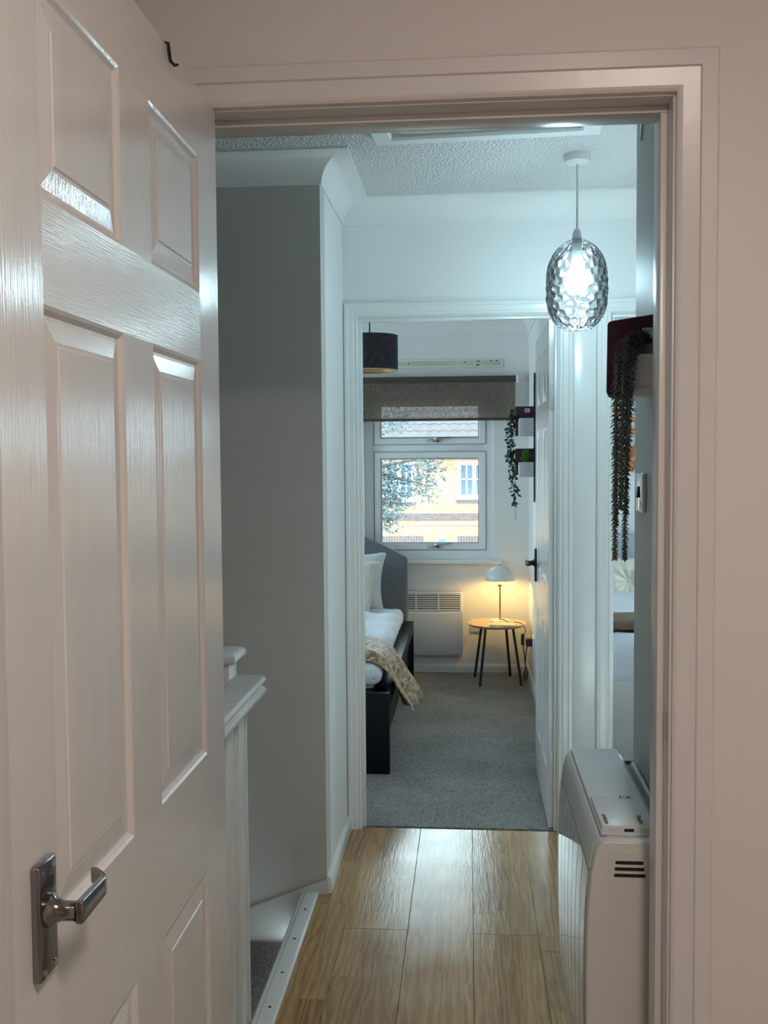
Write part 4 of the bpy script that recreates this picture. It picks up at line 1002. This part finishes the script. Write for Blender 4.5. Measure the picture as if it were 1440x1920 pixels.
# three dark string courses, brick by brick
bm_=MB().box(-.105,.105,HYF-.012,HYF+.02,0,.062)
for r_ in range(3):
    for k in range(24):
        x=-3.7+.225*k+(.112 if r_%2 else 0); z=-.47+.078*r_
        bb=MB().box(x-.105,x+.105,HYF-.012,HYF+.02,z,z+.062).build('dark_brick','dark_brick',hs_)
for x0,x1 in ((-3.4,-1.36),(-.34,1.0)):
    k=0; x=x0
    while x<x1-.06: MB().box(x,x+.062,HYF-.012,HYF+.02,-1.16,-.94).build('soldier_brick','dark_brick',hs_); x+=.085
MB().box(-16,14,HYF-.006,HYF+.01,-.635,-.622).build('expansion_joint','dark_brick',hs_)
MB().box(-.90,-.72,HYF-.04,HYF,-1.16,-1.04).build('vent_box','ext_glass',hs_)
MB().box(-16,14,HYF-.22,HYF+.05,1.44,1.70).build('eaves','ext_white',hs_)
# roof: one wavy course per child
for r_ in range(22):
    z0=1.62+.22*r_; y0=HYF-.30+.26*r_; vs=[];fs=[]; x0,x1,nx=(-7,5,400)
    for i in range(nx+1):
        x=x0+(x1-x0)*i/nx; c=abs(math.sin(x*PI/.15*.5)); zz=.035*c+.0
        vs += [(x,y0,z0+zz-.09),(x,y0,z0+zz),(x,y0+.30,z0+zz+.22)]
    for i in range(nx): a=3*i; fs += [(a,a+3,a+4,a+1),(a+1,a+4,a+5,a+2)]
    MB().add(vs,fs).build('tile_course','roof',hs_,smooth=0)
# tree
tr=thing('street_tree','leafy street tree with a spreading branch outside the window','tree',(-3.4,14,-2.7))
MB().tube([(-3.4,14,-2.7),(-3.35,14,-1),(-3.2,14,.6),(-3.3,14.1,2.2),(-3.2,14,3.6)],[.16,.14,.11,.07,.02],10).build('trunk','bark',tr)
br=[[(-3.25,14,.2),(-2.4,14,.8),(-1.7,14,1.1),(-1.15,14,1.35),(-.75,14,1.42),(-.48,14,1.40)],[(-2.4,14,.8),(-1.8,13.9,.75),(-1.2,13.9,.85),(-.95,13.9,.95)],[(-1.7,14,1.1),(-1.3,14.1,1.25),(-.9,14.1,1.15),(-.62,14.1,1.08)],[(-2.4,14,.8),(-1.9,14.1,1.5),(-1.4,14.1,1.9),(-.95,14.1,2.02)],[(-2.6,14,.6),(-2.0,14,.45),(-1.4,14,.55),(-1.1,14,.65)],[(-3.2,14,1.2),(-2.6,14.2,2.2),(-2.0,14.2,2.9)],[(-3.2,14,.6),(-2.9,13.6,1.8),(-2.4,13.5,2.5)]]
lm=MB()
for p in br:
    MB().tube(p,[.05-.04*i/(len(p)-1) for i in range(len(p))],6).build('branch','bark',tr)
    for q,r_ in zip(p[1:],p[2:]+[p[-1]]):
        q,r_=Vector(q),Vector(r_)
        for k in range(120):
            c=q.lerp(r_,random.random())+Vector((random.gauss(0,.10),random.gauss(0,.12),random.gauss(-.02,.10)))
            d_=rv(); d_.x+=.8; d_.z-=.3; leaf(lm,c,d_,rv(),random.uniform(.05,.09),random.uniform(.02,.034))
for k in range(1900):
    c=Vector((random.gauss(-1.35,.20),14+random.gauss(0,.2),random.gauss(1.05,.24)))
    if c.x>-.95: continue
    d_=rv(); leaf(lm,c,d_,rv(),random.uniform(.05,.09),random.uniform(.02,.034))
for k in range(2500):
    c=Vector((-3.1+random.gauss(0,.6),14+random.gauss(0,.6),2.5+random.gauss(0,.8))); leaf(lm,c,rv(),rv(),.11,.055)
tag(lm.build('leaves','leaf_out',tr,smooth=0),kind='stuff')
struct('ground', MB().box(-40,40,7.3,80,-2.8,-2.7), 'ground','street ground outside')
